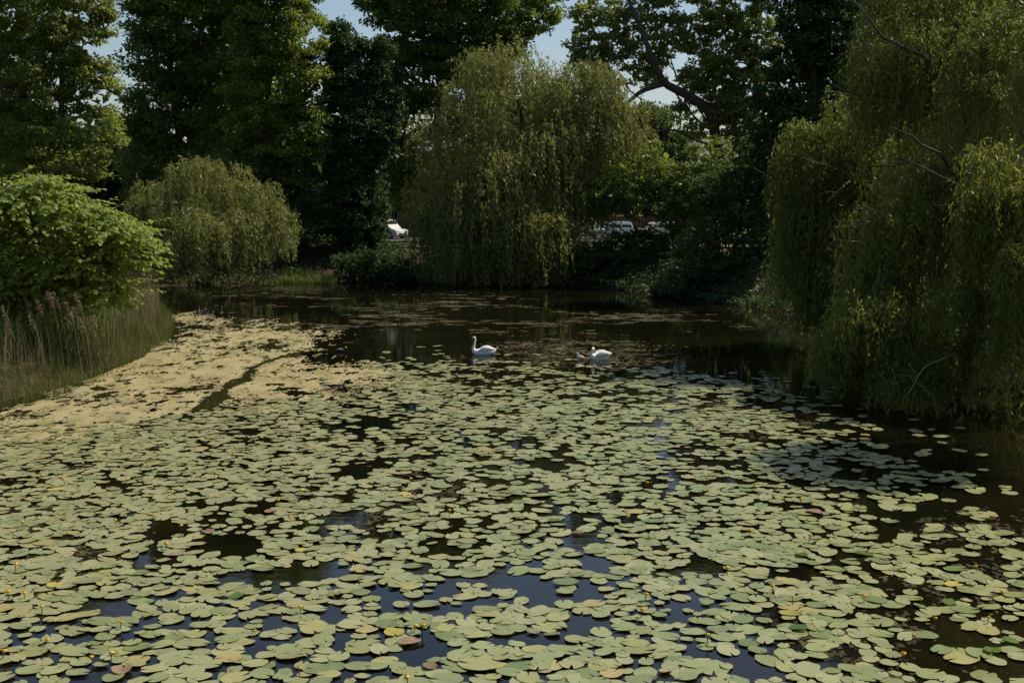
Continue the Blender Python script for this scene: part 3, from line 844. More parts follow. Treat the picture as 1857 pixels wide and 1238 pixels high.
# the leaves that show largest: near, upper side towards the viewer, inside the picture
lx, ly = proj(Pl)
view = nrm(np.array([0, 0, CAM_H]) - Pl)
score = Sl ** 2 * np.abs((U_ * view).sum(1)) / Pl[:, 1] ** 2
front = np.zeros(len(Pl))
for c, r in zip(C_, R_):
    q = (Pl - c) / r
    front = np.maximum(front, np.where((q ** 2).sum(1) < 0.5, 1, 0))
score[(lx < 5) | (lx > 300) | (ly > 560) | (front > 0)] = 0
sel = np.argsort(-score * (0.6 + 0.4 * rng.random(len(Pl))))[:300]
rest = np.ones(len(Pl), bool); rest[sel] = False
V, F = instanced(LVf, LF, Ms[rest], Pl[rest] - shrub_loc)
tag(link('foliage', mesh_arrays('foliage', V, F, smooth=True), M['shrub'], shrub), None, None, None, 'stuff')
leaf_me = mesh_arrays('leaf', LVf, LF, smooth=True)
leaf_me.materials.append(M['shrub'])
for i in sel:
    o = bpy.data.objects.new('leaf', leaf_me)
    COL.objects.link(o)
    o.parent = shrub
    mm = np.eye(4); mm[:3, :3] = Ms[i]; mm[:3, 3] = Pl[i] - shrub_loc
    o.matrix_local = Matrix(mm.tolist())
# inner dark leaves and canes
Pi, Di = [], []
for c, r in zip(C_, R_):
    n = int(260 * r[0] * r[2])
    d = rand_dir(rng, n)
    Pi.append(c + d * r * (rng.uniform(0.1, 0.8, n))[:, None]); Di.append(rand_dir(rng, n))
Pi, Di = np.concatenate(Pi), np.concatenate(Di)
tag(link('inner_foliage', leaf_mesh('inner_foliage', Pi - shrub_loc, Di, rng.uniform(0.2, 0.34, len(Pi)), 0.2, rng), M['shrub'], shrub), None, None, None, 'stuff')
for k in range(14):
    c, r = sb[k % len(sb)]
    e = c + rng.normal(0, 0.4, 3) * r
    b0 = shrub_loc + np.array([rng.uniform(-4.5, -0.2), rng.uniform(-1.0, 1.5), -0.05])
    b0[2] = float(ground_z(b0[0], b0[1])) - 0.05
    mb = MB(); mb.tube(wobble(b0, e, 9, rng, 0.08), np.linspace(0.05, 0.012, 9), 6)
    mb.build('stem', M['bark'], shrub, smooth=True, offset=shrub_loc)

# --- reeds, sedge, bank grass (stuff) and the reeds with plumes (things)
def blade_mesh(name, P, H, Wd, lean, rng, mat, label, segs=4, curl=0.35):
    n = len(P)
    az = rng.uniform(0, 2 * math.pi, n)
    faz = rng.uniform(0, 2 * math.pi, n)
    t = np.linspace(0, 1, segs + 1)
    bend = lean * rng.uniform(0.2, 1.4, n)
    cx = (np.cos(az) * bend * H)[:, None] * t ** 2
    cy = (np.sin(az) * bend * H)[:, None] * t ** 2
    cz = H[:, None] * (t - curl * np.minimum(bend, 1)[:, None] * t ** 3)
    wv = Wd[:, None] * (1 - t * 0.92)
    Vs = []
    for sgn in (-1, 1):
        Vs.append(np.stack([P[:, 0:1] + cx + sgn * np.cos(faz)[:, None] * wv / 2, P[:, 1:2] + cy + sgn * np.sin(faz)[:, None] * wv / 2, P[:, 2:3] + cz], -1))
    V = np.stack(Vs, 2).reshape(-1, 3)
    k = (segs + 1) * 2
    f = np.array([[2 * i, 2 * i + 1, 2 * i + 3, 2 * i + 2] for i in range(segs)])
    F = (f[None] + (np.arange(n) * k)[:, None, None]).reshape(-1, 4)
    o = link(name, mesh_arrays(name, V, F), mat)
    return tag(o, label, None, None, 'stuff')

def scatter_px(rng, poly, n, z=0.0):
    W = W2(poly)
    xs, ys = [p[0] for p in W], [p[1] for p in W]
    out = np.empty((0, 2))
    while len(out) < n:
        q = np.c_[rng.uniform(min(xs), max(xs), n * 3), rng.uniform(min(ys), max(ys), n * 3)]
        out = np.vstack([out, q[in_poly(q[:, 0], q[:, 1], W)]])
    out = out[:n]
    gz = np.maximum(ground_z(out[:, 0], out[:, 1]), -0.15)
    return np.c_[out, gz]

rng = np.random.default_rng(70)
p = scatter_px(rng, [(-60, 720), (60, 700), (150, 668), (210, 650), (255, 620), (275, 590), (270, 575), (200, 590), (100, 610), (-60, 640)], 2300)
blade_mesh('reed_bed', p, rng.uniform(0.9, 2.5, len(p)) * (0.55 + 0.6 * vnoise(p[:, 0] * 1.3, p[:, 1] * 1.3, 191)), rng.uniform(0.018, 0.034, len(p)), 0.14, rng, M['reed_tan'], 'dense bed of dry brown reed stems below the leafy shrub')
p = scatter_px(rng, [(-60, 705), (30, 695), (120, 672), (220, 640), (270, 600), (250, 580), (130, 615), (60, 625), (-60, 650)], 2300)
blade_mesh('reed_leaves', p, rng.uniform(0.9, 2.7, len(p)), rng.uniform(0.03, 0.055, len(p)), 0.5, rng, M['reed_green'], 'green arching reed leaves at the left edge', 5, 0.5)
p = scatter_px(rng, [(150, 655), (230, 630), (285, 598), (290, 560), (282, 545), (262, 550), (240, 575), (180, 610)], 1700)
blade_mesh('dry_rushes', p, rng.uniform(0.8, 2.9, len(p)) * (0.45 + 0.65 * vnoise(p[:, 0] * 1.5, p[:, 1] * 0.8, 192)), rng.uniform(0.015, 0.028, len(p)), 0.22, rng, M['reed_tan'], 'brown thin rushes at the right end of the reed bank')
p = scatter_px(rng, [(-60, 765), (20, 742), (120, 715), (230, 665), (310, 618), (318, 585), (300, 560), (280, 560), (265, 600), (160, 655), (60, 690), (-60, 715)], 4300)
blade_mesh('sedge', p, rng.uniform(0.25, 1.3, len(p)) * (0.4 + 0.9 * vnoise(p[:, 0] * 1.6, p[:, 1] * 1.0, 193)), rng.uniform(0.018, 0.034, len(p)), 0.4, rng, M['sedge'], 'green and brown sedge fringe at the water edge in front of the reeds', 3)
p = scatter_px(rng, [(230, 690), (300, 640), (345, 605), (325, 575), (290, 590), (240, 640), (180, 690)], 260)
blade_mesh('water_grass', p, rng.uniform(0.3, 0.6, len(p)), rng.uniform(0.012, 0.02, len(p)), 0.2, rng, M['reed_green'], 'sparse green shoots standing in the algae', 3)
# low leafy growth along the shores
t_ = rng.uniform(0, 1, 26000)
ring = np.array([(-27, 88), (-20, 91.5), (-13, 93.5), (-6, 92.5), (1, 90.5), (7, 86), (12, 79), (16, 68), (19.5, 57), (22.5, 46), (24.5, 36)], float)
seg = np.r_[0, np.cumsum(np.linalg.norm(np.diff(ring, axis=0), axis=1))]
cx_, cy_ = np.interp(t_ * seg[-1], seg, ring[:, 0]), np.interp(t_ * seg[-1], seg, ring[:, 1])
ndir = nrm(np.c_[cx_ + 2, cy_ - 50])
dd_ = rng.uniform(-0.7, 5.5, len(t_))
P = np.c_[cx_ + ndir[:, 0] * dd_, cy_ + ndir[:, 1] * dd_, np.zeros(len(t_))]
hh = 0.15 + 1.0 * fbm(P[:, 0] * 0.6, P[:, 1] * 0.6, 171, 3) ** 1.5
P[:, 2] = np.maximum(ground_z(P[:, 0], P[:, 1]), 0.02) + hh * rng.random(len(P)) ** 0.6
keep = fbm(P[:, 0] * 0.4, P[:, 1] * 0.4, 181, 3) > np.where(P[:, 0] > 4, 0.30, 0.46)
P = P[keep]
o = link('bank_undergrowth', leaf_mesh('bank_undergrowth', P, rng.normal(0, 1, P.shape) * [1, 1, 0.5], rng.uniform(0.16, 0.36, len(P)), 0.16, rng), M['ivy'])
tag(o, 'dark leafy ground cover on the earth bank along the shore', None, None, 'stuff')
# sunlit tuft on the far bank and grass on the bank top
p = scatter_px(rng, [(480, 512), (560, 512), (605, 507), (600, 502), (540, 502), (480, 505)], 900)
p = np.c_[rng.uniform(at(495, 500, 90)[0], at(605, 500, 90)[0], 1600), rng.uniform(90.6, 93.6, 1600), np.zeros(1600)]
p[:, 2] = np.maximum(ground_z(p[:, 0], p[:, 1]), 0)
blade_mesh('bank_tuft', p, rng.uniform(0.4, 1.0, len(p)), rng.uniform(0.03, 0.06, len(p)), 0.7, rng, M['grass'], 'sunlit yellow-green grass tuft on the far bank left of the ivy column', 3, 0.6)
p = np.c_[rng.uniform(-42, 30, 9000), rng.uniform(95, 109, 9000), np.zeros(9000)]
p = p[(p[:, 1] < 99) | (p[:, 1] > 102.2)]
p[:, 2] = ground_z(p[:, 0], p[:, 1])
blade_mesh('bank_grass', p, rng.uniform(0.08, 0.28, len(p)), rng.uniform(0.03, 0.06, len(p)), 0.6, rng, M['grass'], 'short grass along the far bank path', 2)

REEDS = [(52, 553), (72, 557), (103, 546), (116, 557), (126, 563), (143, 548), (10, 571), (83, 565), (138, 570), (172, 586), (16, 594), (93, 544), (60, 585), (150, 590)]
ORD = ['leftmost', 'second', 'third', 'fourth', 'fifth', 'sixth', 'seventh', 'eighth', 'ninth', 'tenth', 'eleventh', 'twelfth', 'thirteenth', 'rightmost']
REEDS.sort()
for i, (px, py) in enumerate(REEDS):
    Y = 42.5 + (i * 37 % 11) * 0.28
    tip = at(px, py, Y)
    base = np.array([tip[0] + 0.35, Y + 0.1, max(float(ground_z(tip[0] + 0.35, Y)), -0.1)])
    t = thing('plumed_reed', base, f'dry reed with a feathery tan plume below the leafy shrub, {ORD[i]}' + ('' if i in (0, 13) else ' from the left'), 'reed', 'plumed reeds in the reed bed')
    mb = MB(); mb.tube(spline([base, (base + tip) / 2 + [0.06, 0, 0.05], tip + [0.06, 0, -0.05]], 8), np.linspace(0.014, 0.008, 8), 5)
    mb.build('stem', M['reed_tan'], t, smooth=True, offset=base)
    n = 70
    s = rng.random(n)
    pp = tip + np.c_[-0.16 * s + 0.10, rng.normal(0, 0.02, n), 0.30 - 0.55 * (1 - s)] + rng.normal(0, 0.02, (n, 3)) * (1 - s)[:, None]
    dd = np.c_[-0.55 + rng.normal(0, 0.35, n), rng.normal(0, 0.4, n), -0.25 + rng.normal(0, 0.4, n)]
    link('plume', leaf_mesh('plume', pp - base, dd, rng.uniform(0.10, 0.2, n), 0.035, rng), M['plume'], t)

# ------------------------------------------------------------------ lily pads
def pad_template(seg, rings, seed):
    rng = np.random.default_rng(seed)
    notch = 0.09 + 0.13 * rng.random()
    th = np.linspace(notch, 2 * math.pi - notch, seg)
    ph = rng.uniform(0, 6.28, 4)
    asp = rng.uniform(0.70, 0.86)
    cup = rng.uniform(-0.02, 0.06)
    rr = 1 + 0.035 * np.sin(3 * th + ph[0]) + 0.03 * np.sin(5 * th + ph[1]) + 0.02 * np.sin(9 * th + ph[2]) + 0.10 * np.cos(th - math.pi)
    rr = rr * (1 - 0.14 * np.exp(-((th - notch) / 0.35) ** 2) * 0.4 - 0.14 * np.exp(-((2 * math.pi - notch - th) / 0.35) ** 2) * 0.4)
    V, UV = [(0.16, 0, 0.0)], [(0.16, 0)]
    for k in range(1, rings + 1):
        f = k / rings
        for a, r in zip(th, rr):
            x, y = math.cos(a) * r * f, math.sin(a) * r * f * asp
            if k < rings: x += 0.16 * (1 - f)
            z = f ** 2 * (0.02 * math.sin(3 * a + ph[3]) + 0.018 * math.sin(5 * a + ph[1]) + cup) - (0.0 if k < rings else 0.012)
            V.append((x, y, z)); UV.append((x, y))
    T = [(0, 1 + i, 2 + i) for i in range(seg - 1)]
    Q = []
    for k in range(rings - 1):
        o = 1 + k * seg
        Q += [(o + i, o + seg + i, o + seg + i + 1, o + i + 1) for i in range(seg - 1)]
    return np.array(V, float), [np.array(T)] + ([np.array(Q)] if Q else []), np.array(UV)

m, nt, out = new_mat('lily_pad')
geo = N(nt, 'ShaderNodeNewGeometry')
oi = N(nt, 'ShaderNodeObjectInfo')
r = math_n(nt, 'FRACT', math_n(nt, 'ADD', geo.outputs['Random Per Island'], math_n(nt, 'MULTIPLY', oi.outputs['Random'], 7.31)))
col = ramp(nt, r, [(0.0, (0.14, 0.17, 0.05)), (0.25, (0.21, 0.23, 0.078)), (0.65, (0.275, 0.28, 0.112)), (0.93, (0.30, 0.295, 0.125)), (0.98, (0.32, 0.28, 0.10)), (1.0, (0.35, 0.26, 0.075))])
uv = N(nt, 'ShaderNodeUVMap').outputs[0]
sx = N(nt, 'ShaderNodeSeparateXYZ')
nt.links.new(uv, sx.inputs[0])
ang = math_n(nt, 'ARCTAN2', sx.outputs['Y'], math_n(nt, 'SUBTRACT', sx.outputs['X'], 0.16))
vein = math_n(nt, 'POWER', math_n(nt, 'ABSOLUTE', math_n(nt, 'SINE', math_n(nt, 'MULTIPLY', ang, 9.0))), 8.0)
blot = noise(nt, 9, 5, geo.outputs['Position'])
col = mixc(nt, math_n(nt, 'MULTIPLY', blot, 0.35), col, (0.14, 0.16, 0.06))
sp2 = noise(nt, 45, 3, geo.outputs['Position'])
spx = N(nt, 'ShaderNodeSeparateXYZ')
nt.links.new(geo.outputs['Position'], spx.inputs[0])
dirt = N(nt, 'ShaderNodeMapRange')
dirt.inputs['From Min'].default_value, dirt.inputs['From Max'].default_value = 2.0, -9.0
nt.links.new(spx.outputs['X'], dirt.inputs['Value'])
spk = N(nt, 'ShaderNodeMapRange')
spk.inputs['From Min'].default_value, spk.inputs['From Max'].default_value = 0.48, 0.64
nt.links.new(math_n(nt, 'ADD', math_n(nt, 'MULTIPLY', sp2, 0.7), math_n(nt, 'MULTIPLY', noise(nt, 1.1, 3, geo.outputs['Position']), 0.32)), spk.inputs['Value'])
col = mixc(nt, math_n(nt, 'MULTIPLY', math_n(nt, 'MULTIPLY', spk.outputs[0], dirt.outputs[0]), 0.85), col, (0.34, 0.26, 0.11))
col = mixc(nt, math_n(nt, 'MULTIPLY', vein, 0.28), col, (0.34, 0.36, 0.18))
col = mixc(nt, 1.0, col, oi.outputs['Color'], 'MULTIPLY')
b = N(nt, 'ShaderNodeBsdfPrincipled')
nt.links.new(col, b.inputs['Base Color'])
b.inputs['Roughness'].default_value = 0.36
b.inputs['Specular IOR Level'].default_value = 1.0
b.inputs['Coat Weight'].default_value = 0.30
b.inputs['Coat Roughness'].default_value = 0.34
bn = N(nt, 'ShaderNodeBump')
bn.inputs['Strength'].default_value = 0.25
bn.inputs['Distance'].default_value = 0.01
nt.links.new(math_n(nt, 'ADD', math_n(nt, 'MULTIPLY', vein, -0.4), blot), bn.inputs['Height'])
nt.links.new(bn.outputs[0], b.inputs['Normal'])
nt.links.new(b.outputs[0], out.inputs['Surface'])
M['pad'] = m
M['pad_brown'] = leaf_mat('pad_brown', (0.14, 0.085, 0.05), (0.27, 0.18, 0.11), (0.2, 0.12, 0.05), t_fac=0.1, patch=7)
M['pad_yellow'] = leaf_mat('pad_yellow', (0.22, 0.20, 0.05), (0.42, 0.34, 0.08), (0.4, 0.35, 0.06), t_fac=0.1, patch=6)
M['pad_fresh'] = leaf_mat('pad_fresh', (0.05, 0.10, 0.02), (0.11, 0.17, 0.035), (0.2, 0.3, 0.04), t_fac=0.2, patch=6, rough=0.3)

PADZONE = W2([(-260, 1330), (-160, 768), (0, 766), (200, 760), (350, 748), (470, 728), (600, 712), (660, 690), (640, 668), (700, 652), (800, 640), (900, 655), (1010, 660), (1120, 668), (1200, 668), (1290, 684), (1400, 705), (1500, 735), (1590, 775), (1650, 800), (1760, 840), (1900, 900), (2040, 1000), (2140, 1330)])
GAPS = [(310, 965, 60, 16), (415, 990, 80, 26), (455, 1045, 60, 16), (560, 1040, 100, 20), (215, 1105, 50, 26), (650, 942, 80, 20), (625, 905, 30, 14), (460, 1170, 28, 16), (600, 1115, 36, 16), (690, 975, 60, 10), (1090, 1025, 40, 22), (1055, 982, 40, 16), (985, 1085, 46, 26),
        (1454, 1040, 34, 22), (1285, 1030, 44, 18), (1404, 1112, 26, 26), (1579, 1032, 22, 12), (1380, 1216, 60, 20), (1530, 1192, 60, 22), (1754, 1168, 60, 20), (1754, 1210, 60, 16), (1280, 1190, 40, 14), (800, 1165, 30, 14), (870, 1090, 40, 14), (640, 1195, 26, 12), (150, 1000, 40, 14),
        (820, 900, 36, 8), (1000, 850, 40, 8), (900, 780, 50, 6), (760, 830, 40, 8), (560, 800, 50, 5), (1300, 840, 60, 8), (1180, 770, 60, 6), (1350, 790, 70, 7), (1050, 720, 60, 5), (900, 720, 50, 4), (1640, 960, 60, 14), (1690, 930, 60, 16), (1720, 985, 50, 12), (300, 1085, 24, 10), (1120, 900, 36, 8), (1430, 960, 50, 10), (200, 880, 40, 6), (80, 1130, 30, 12)]
rng = np.random.default_rng(90)
cand = []
y = 14.6
while y < 56:
    stepr = 0.205
    half = y * 0.50 + 1.5
    xs = np.arange(-half, half, 0.235)
    cand.append(np.c_[xs + rng.uniform(-0.11, 0.11, len(xs)), y + rng.uniform(-0.1, 0.1, len(xs))])
    y += stepr
cand = np.concatenate(cand)
X_, Y_ = cand[:, 0], cand[:, 1]
cpx, cpy = proj(np.c_[cand, np.zeros(len(cand))])
ins = in_poly(X_, Y_, PADZONE)
dz = np.where(ins, 1, -1) * seg_dist(X_, Y_, PADZONE)
clus = fbm(X_ * 1.5, Y_ * 1.5, 101, 3)
big = fbm(X_ * 0.28, Y_ * 0.28, 111, 3)
dens = 0.74 + np.clip((cpx - 900) / 900, 0, 1) * -0.06 + (clus - 0.5) * 2.6 + (big - 0.5) * 1.2
dens += np.clip((cpy - 960) / 150, 0, 1) * 0.15
far = np.clip((700 - cpy) / 45, 0, 1)
dens -= far * 0.36 + np.clip((800 - cpy) / 130, 0, 1) * 0.14 * (cpx > 420)
dens -= np.clip((cpx - 1480) / 330, 0, 1) * np.clip((1060 - cpy) / 120, 0, 1) * 1.05
dens -= np.clip((cpx - 1560) / 300, 0, 1) * np.clip((cpy - 1000) / 120, 0, 1) * 0.28
dens += np.clip((500 - cpx) / 500, 0, 1) * 0.16
for gx_, gy_, rx_, ry_ in GAPS:
    e = ((cpx - gx_) / (rx_ * 0.82)) ** 2 + ((cpy - gy_) / (ry_ * 0.82)) ** 2
    dens = np.where(e < 1.25, dens - 1.15 * (1.25 - e) / 0.6, dens)
pk = ins & (rng.random(len(cand)) < dens) | ((dz < 0) & (dz > -2.5) & (rng.random(len(cand)) < 0.03) & (cpy < 860))
pk &= shore_d(X_, Y_) > 0.6
# pads thin out over the thick algae
pk &= ~(in_poly(X_, Y_, ALGAE) & (rng.random(len(cand)) < 0.75))
pads = cand[pk]
n = len(pads)
rad = (0.10 + 0.14 * rng.random(n) ** 0.8) * (1 + 0.2 * (rng.random(n) < 0.12))
# push overlapping pads slightly apart: drop those buried under a neighbour
cell = {}
keep = np.ones(n, bool)
order = rng.permutation(n)
for i in order:
    k0, k1 = int(pads[i, 0] // 0.5), int(pads[i, 1] // 0.5)
    for a in (-1, 0, 1):
        for c in (-1, 0, 1):
            for j in cell.get((k0 + a, k1 + c), ()):
                if (pads[i, 0] - pads[j, 0]) ** 2 + (pads[i, 1] - pads[j, 1]) ** 2 < (0.46 * (rad[i] + rad[j])) ** 2:
                    keep[i] = False
    if keep[i]:
        cell.setdefault((k0, k1), []).append(i)
pads, rad = pads[keep], rad[keep]
n = len(pads)
rot = rng.uniform(0, 2 * math.pi, n)
tilt = rng.normal(0, 0.045, (n, 2))
zz = 0.014 + 0.024 * rng.random(n)
c, s = np.cos(rot), np.sin(rot)
Mp = np.zeros((n, 3, 3))
Mp[:, 0, 0], Mp[:, 0, 1], Mp[:, 1, 0], Mp[:, 1, 1] = c * rad, -s * rad, s * rad, c * rad
Mp[:, 2, 0] = (c * tilt[:, 0] + s * tilt[:, 1]) * rad
Mp[:, 2, 1] = (-s * tilt[:, 0] + c * tilt[:, 1]) * rad
Mp[:, 2, 2] = rad
Tp = np.c_[pads, zz]
ppx, ppy = proj(Tp)
size = rad / pads[:, 1]
infr = (ppx > 12) & (ppx < 1845) & (ppy > 640) & (ppy < 1228)
SPECIAL = [(1050, 968, 'brown', 'curled brown dead lily pad standing out of the dark gap in mid pond'), (222, 1217, 'brown', 'large pinkish brown rotting lily pad at the lower left'), (318, 1008, 'brown', 'brown withered lily pad beside the dark gap at the left'),
           (780, 1212, 'brown', 'pale brown torn lily pad near the bottom centre'), (745, 1166, 'brown', 'small brown withered pad above the torn one near the bottom centre'), (376, 966, 'brown', 'brown rotting pad on the upper rim of the dark gap at left'), (490, 930, 'brown', 'reddish brown pad left of the blue sky reflection'),
           (1478, 931, 'brown', 'small upright curled brown leaf on pads left of the tree shade'), (1290, 750, 'yellow', 'yellow pad far out near the brown weed streak'),
           (1355, 962, 'yellow', 'mottled yellow lily pad right of centre'), (545, 1000, 'yellow', 'yellow pad by the blue water left of centre'), (1435, 1115, 'yellow', 'yellow-tinged large pad beside the dark gap at lower right'), (100, 1062, 'yellow', 'orange-yellow decaying pad in the crowded left water'), (190, 1040, 'yellow', 'orange pad merging with scum at the left'),
           (715, 1150, 'yellow', 'yellow ageing pad left of two yellow flowers at bottom centre'), (1730, 1062, 'yellow', 'yellow pad on the pale scum at the right'), (1568, 790, 'yellow', 'yellow pad at the far tip of the pads below the willow'), (100, 890, 'yellow', 'orange pad among small pads at the left edge'), (735, 898, 'yellow', 'yellow leaf lying on the pale scum patch'),
           (430, 1085, 'fresh', 'glossy deep green pad tilted up at the blue water left of centre'), (1830, 1165, 'fresh', 'glossy green tilted pad at the right edge'), (1800, 1185, 'fresh', 'second glossy green pad at the right edge, nearest the dark water'), (1450, 1143, 'fresh', 'small green upright young pad at the dark gap lower right'), (1720, 1095, 'fresh', 'dark green submerged-looking pad right of the flowers at right'),
           (1565, 1008, 'fresh', 'fresh dark green pad among pale ones right of centre'), (1455, 1010, 'fresh', 'fresh green pad tucked under pale pads right of centre')]
for px, py, kd, lb in SPECIAL:
    q = on(px, py)
    d = np.hypot(pads[:, 0] - q[0], pads[:, 1] - q[1])
    infr &= d > 0.16
keep2 = np.ones(n, bool)
for px, py, kd, lb in SPECIAL:
    q = on(px, py)
    keep2 &= np.hypot(pads[:, 0] - q[0], pads[:, 1] - q[1]) > 0.16
order = np.argsort(-size * infr * keep2)
sel = order[:274]
selm = np.zeros(n, bool); selm[sel] = True
TP = [pad_template(18, 2, 200 + i) for i in range(8)]
TPl = [pad_template(12, 1, 300 + i) for i in range(6)]
near = pads[:, 1] < 30
Vs, Fs3, Fs4, UVs, off = [], [], [], [], 0
var = rng.integers(0, 8, n)
for lst, cond in ((TP, near), (TPl, ~near)):
    for k, (tv, tf, tuv) in enumerate(lst):
        w_ = np.where(cond & ~selm & keep2 & (var % len(lst) == k))[0]
        if len(w_) == 0: continue
        V, F = instanced(tv, tf, Mp[w_], Tp[w_])
        Vs.append(V); UVs.append(np.tile(tuv, (len(w_), 1)))
        for f in F:
            (Fs3 if f.shape[1] == 3 else Fs4).append(f + off)
        off += len(V)
o = link('lily_pad_carpet', mesh_arrays('lily_pad_carpet', np.concatenate(Vs), [np.concatenate(Fs3), np.concatenate(Fs4)], np.concatenate(UVs), smooth=True), M['pad'])
tag(o, 'carpet of small pale green lily pads across the pond', None, None, 'stuff')
pad_me = []
for tv, tf, tuv in TP:
    me = mesh_arrays('lily_pad', tv, tf, tuv, smooth=True)
    me.materials.append(M['pad'])
    pad_me.append(me)

TINTS = [('pale', (1.10, 1.09, 1.12)), ('mid-green', (0.92, 0.98, 0.88)), ('yellowish', (1.10, 1.02, 0.82)), ('dark-green', (0.76, 0.84, 0.64))]
flow_xy = None
def pad_label(px, py, r, tint, fl):
    side = ('at the far left edge', 'near the left edge', 'left of centre', 'just left of centre', 'just right of centre', 'right of centre', 'near the right edge', 'at the far right edge')[int(np.searchsorted([200, 430, 690, 928, 1170, 1430, 1660], px))]
    row = ('nearest row', 'a row back', 'two rows back', 'farther back')[0 if py > 1185 else (1 if py > 1125 else (2 if py > 1060 else 3))]
    sz = 'small' if r < 0.19 else ('broad' if r > 0.23 else 'medium')
    return f'{sz} {tint} lily pad ' + ('beside a yellow flower, ' if fl else '') + f'{side}, {row}'

FLOW_PX = np.array([(40, 947), (209, 944), (278, 935), (329, 954), (302, 987), (526, 939), (76, 1100), (220, 1129), (166, 1192), (202, 1186), (545, 1102), (540, 1210), (753, 1136), (766, 1135), (85, 1160), (44, 1076), (1178, 975), (1171, 1079), (1164, 1107), (1283, 1152), (1319, 1031), (1401, 1063), (1438, 1084), (1567, 1082), (1670, 1087), (1696, 1122), (1793, 1120), (1770, 1027), (1656, 1153), (1638, 1187)], float)
trng = np.random.default_rng(96)
for i in sel:
    o = bpy.data.objects.new('lily_pad', pad_me[var[i]])
    COL.objects.link(o)
    mm = np.eye(4); mm[:3, :3] = Mp[i]; mm[:3, 3] = Tp[i]
    o.matrix_world = Matrix(mm.tolist())
    tname, tcol = TINTS[trng.choice(4, p=[0.36, 0.34, 0.18, 0.12])]
    o.color = (*tcol, 1)
    fl = np.hypot(FLOW_PX[:, 0] - ppx[i], (FLOW_PX[:, 1] + 14 - ppy[i]) * 2).min() < 48
    tag(o, pad_label(ppx[i], ppy[i], rad[i], tname, fl), 'lily pad', 'lily pads floating on the near water')
for k, (px, py, kd, lb) in enumerate(SPECIAL):
    tv, tf, tuv = pad_template(22, 2, 400 + k)
    tv = tv.copy()
    cur = {'brown': 0.30, 'yellow': 0.05, 'fresh': 0.10}[kd]
    tv[:, 2] += cur * (tv[:, 1] ** 2 - 0.2) * (1 if k % 2 else 0.6) + (0.12 * tv[:, 0] if kd == 'fresh' else 0)
    tv[:, 2] += max(0.0, -tv[:, 2].min())
    me = mesh_arrays('lily_pad', tv, tf, tuv, smooth=True)
    q = on(px, py)
    o = link('lily_pad', me, M['pad_' + kd], None, (q[0], q[1], 0.036))
    rr = 0.13 + 0.07 * ((k * 37) % 10) / 10
    o.scale = (rr, rr, rr)
    o.rotation_euler = (0, 0, k * 1.7)
    tag(o, lb, 'lily pad', 'discoloured lily pads')

# yellow flowers on stalks
FLOW = [(40, 947), (150, 840), (209, 944), (278, 935), (329, 954), (302, 987), (526, 939), (547, 890), (505, 907), (422, 820), (267, 842), (76, 1100), (220, 1129), (166, 1192), (202, 1186), (545, 1102), (540, 1210), (815, 926), (753, 1136), (766, 1135), (8, 1182), (85, 1160), (14, 1074), (44, 1076), (29, 1024), (312, 892), (492, 857),
        (577, 865), (390, 857), (739, 1230), (984, 912), (1044, 884), (1139, 937), (1172, 921), (1180, 860), (1173, 876), (1178, 975), (1282, 867), (1359, 962), (1453, 906), (1469, 972), (1492, 877), (1368, 879), (1171, 1079), (1164, 1107), (1283, 1152), (1319, 1031), (1401, 1063), (1438, 1084), (1567, 1082), (1670, 1087), (1696, 1122),
        (1793, 1120), (1770, 1027), (1656, 1153), (1638, 1187), (1472, 915), (95, 795), (150, 860), (115, 870), (28, 830), (250, 775), (75, 862), (745, 868), (620, 815), (180, 828)]
mb = MB()
for a in range(5):
    th = a * 2 * math.pi / 5
    Vp = []
    for t in np.linspace(0, 1, 5):
        r = 0.030 * math.sin(0.35 + t * 2.2) + 0.004
        z = 0.045 * t
        for w_ in (-0.62, 0, 0.62):
            Vp.append((r * math.cos(th + w_), r * math.sin(th + w_), z))
    mb.add(Vp, [(3 * i + j, 3 * i + j + 1, 3 * i + j + 4, 3 * i + j + 3) for i in range(4) for j in range(2)])
mb.add([(0.018 * math.cos(a), 0.018 * math.sin(a), 0.036) for a in np.linspace(0, 6.283, 8, endpoint=False)], [tuple(range(8))])
bloom0 = mb.build('bloom', M['petal'], smooth=True)
bloom_me = bloom0.data
bpy.data.objects.remove(bloom0)
rng = np.random.default_rng(95)
for k, (px, py) in enumerate(FLOW):
    h = rng.uniform(0.07, 0.17)
    q = on(px, py, h)
    side = ('near the left edge', 'left of centre', 'at centre', 'right of centre', 'near the right edge')[int(np.searchsorted([200, 640, 1150, 1500], px))]
    rowt = 'among the nearest pads' if py > 1110 else ('a few rows back' if py > 1000 else ('halfway across the pads' if py > 900 else 'among the far pads'))
    st_ = 'long-stalked' if h > 0.125 else 'short-stalked'
    t = thing('yellow_water_lily', (q[0], q[1], 0), f'{st_} yellow globe water lily flower {rowt}, {side}', 'flower', 'yellow water lily flowers among the pads')
    bd = rng.normal(0, 0.02, 2)
    mb = MB(); mb.tube(spline([(bd[0], bd[1], -0.03), (bd[0] * 0.6, bd[1] * 0.6, h * 0.5), (0, 0, h)], 6), 0.008, 5)
    mb.build('stalk', M['stalk'], t, smooth=True)
    bo = link('bloom', bloom_me, None, t, (0, 0, h - 0.004))
    bs = rng.uniform(0.85, 1.3)
    bo.scale = (bs, bs, bs)
    bo.rotation_euler = (rng.normal(0, 0.2), rng.normal(0, 0.2), rng.uniform(0, 6))

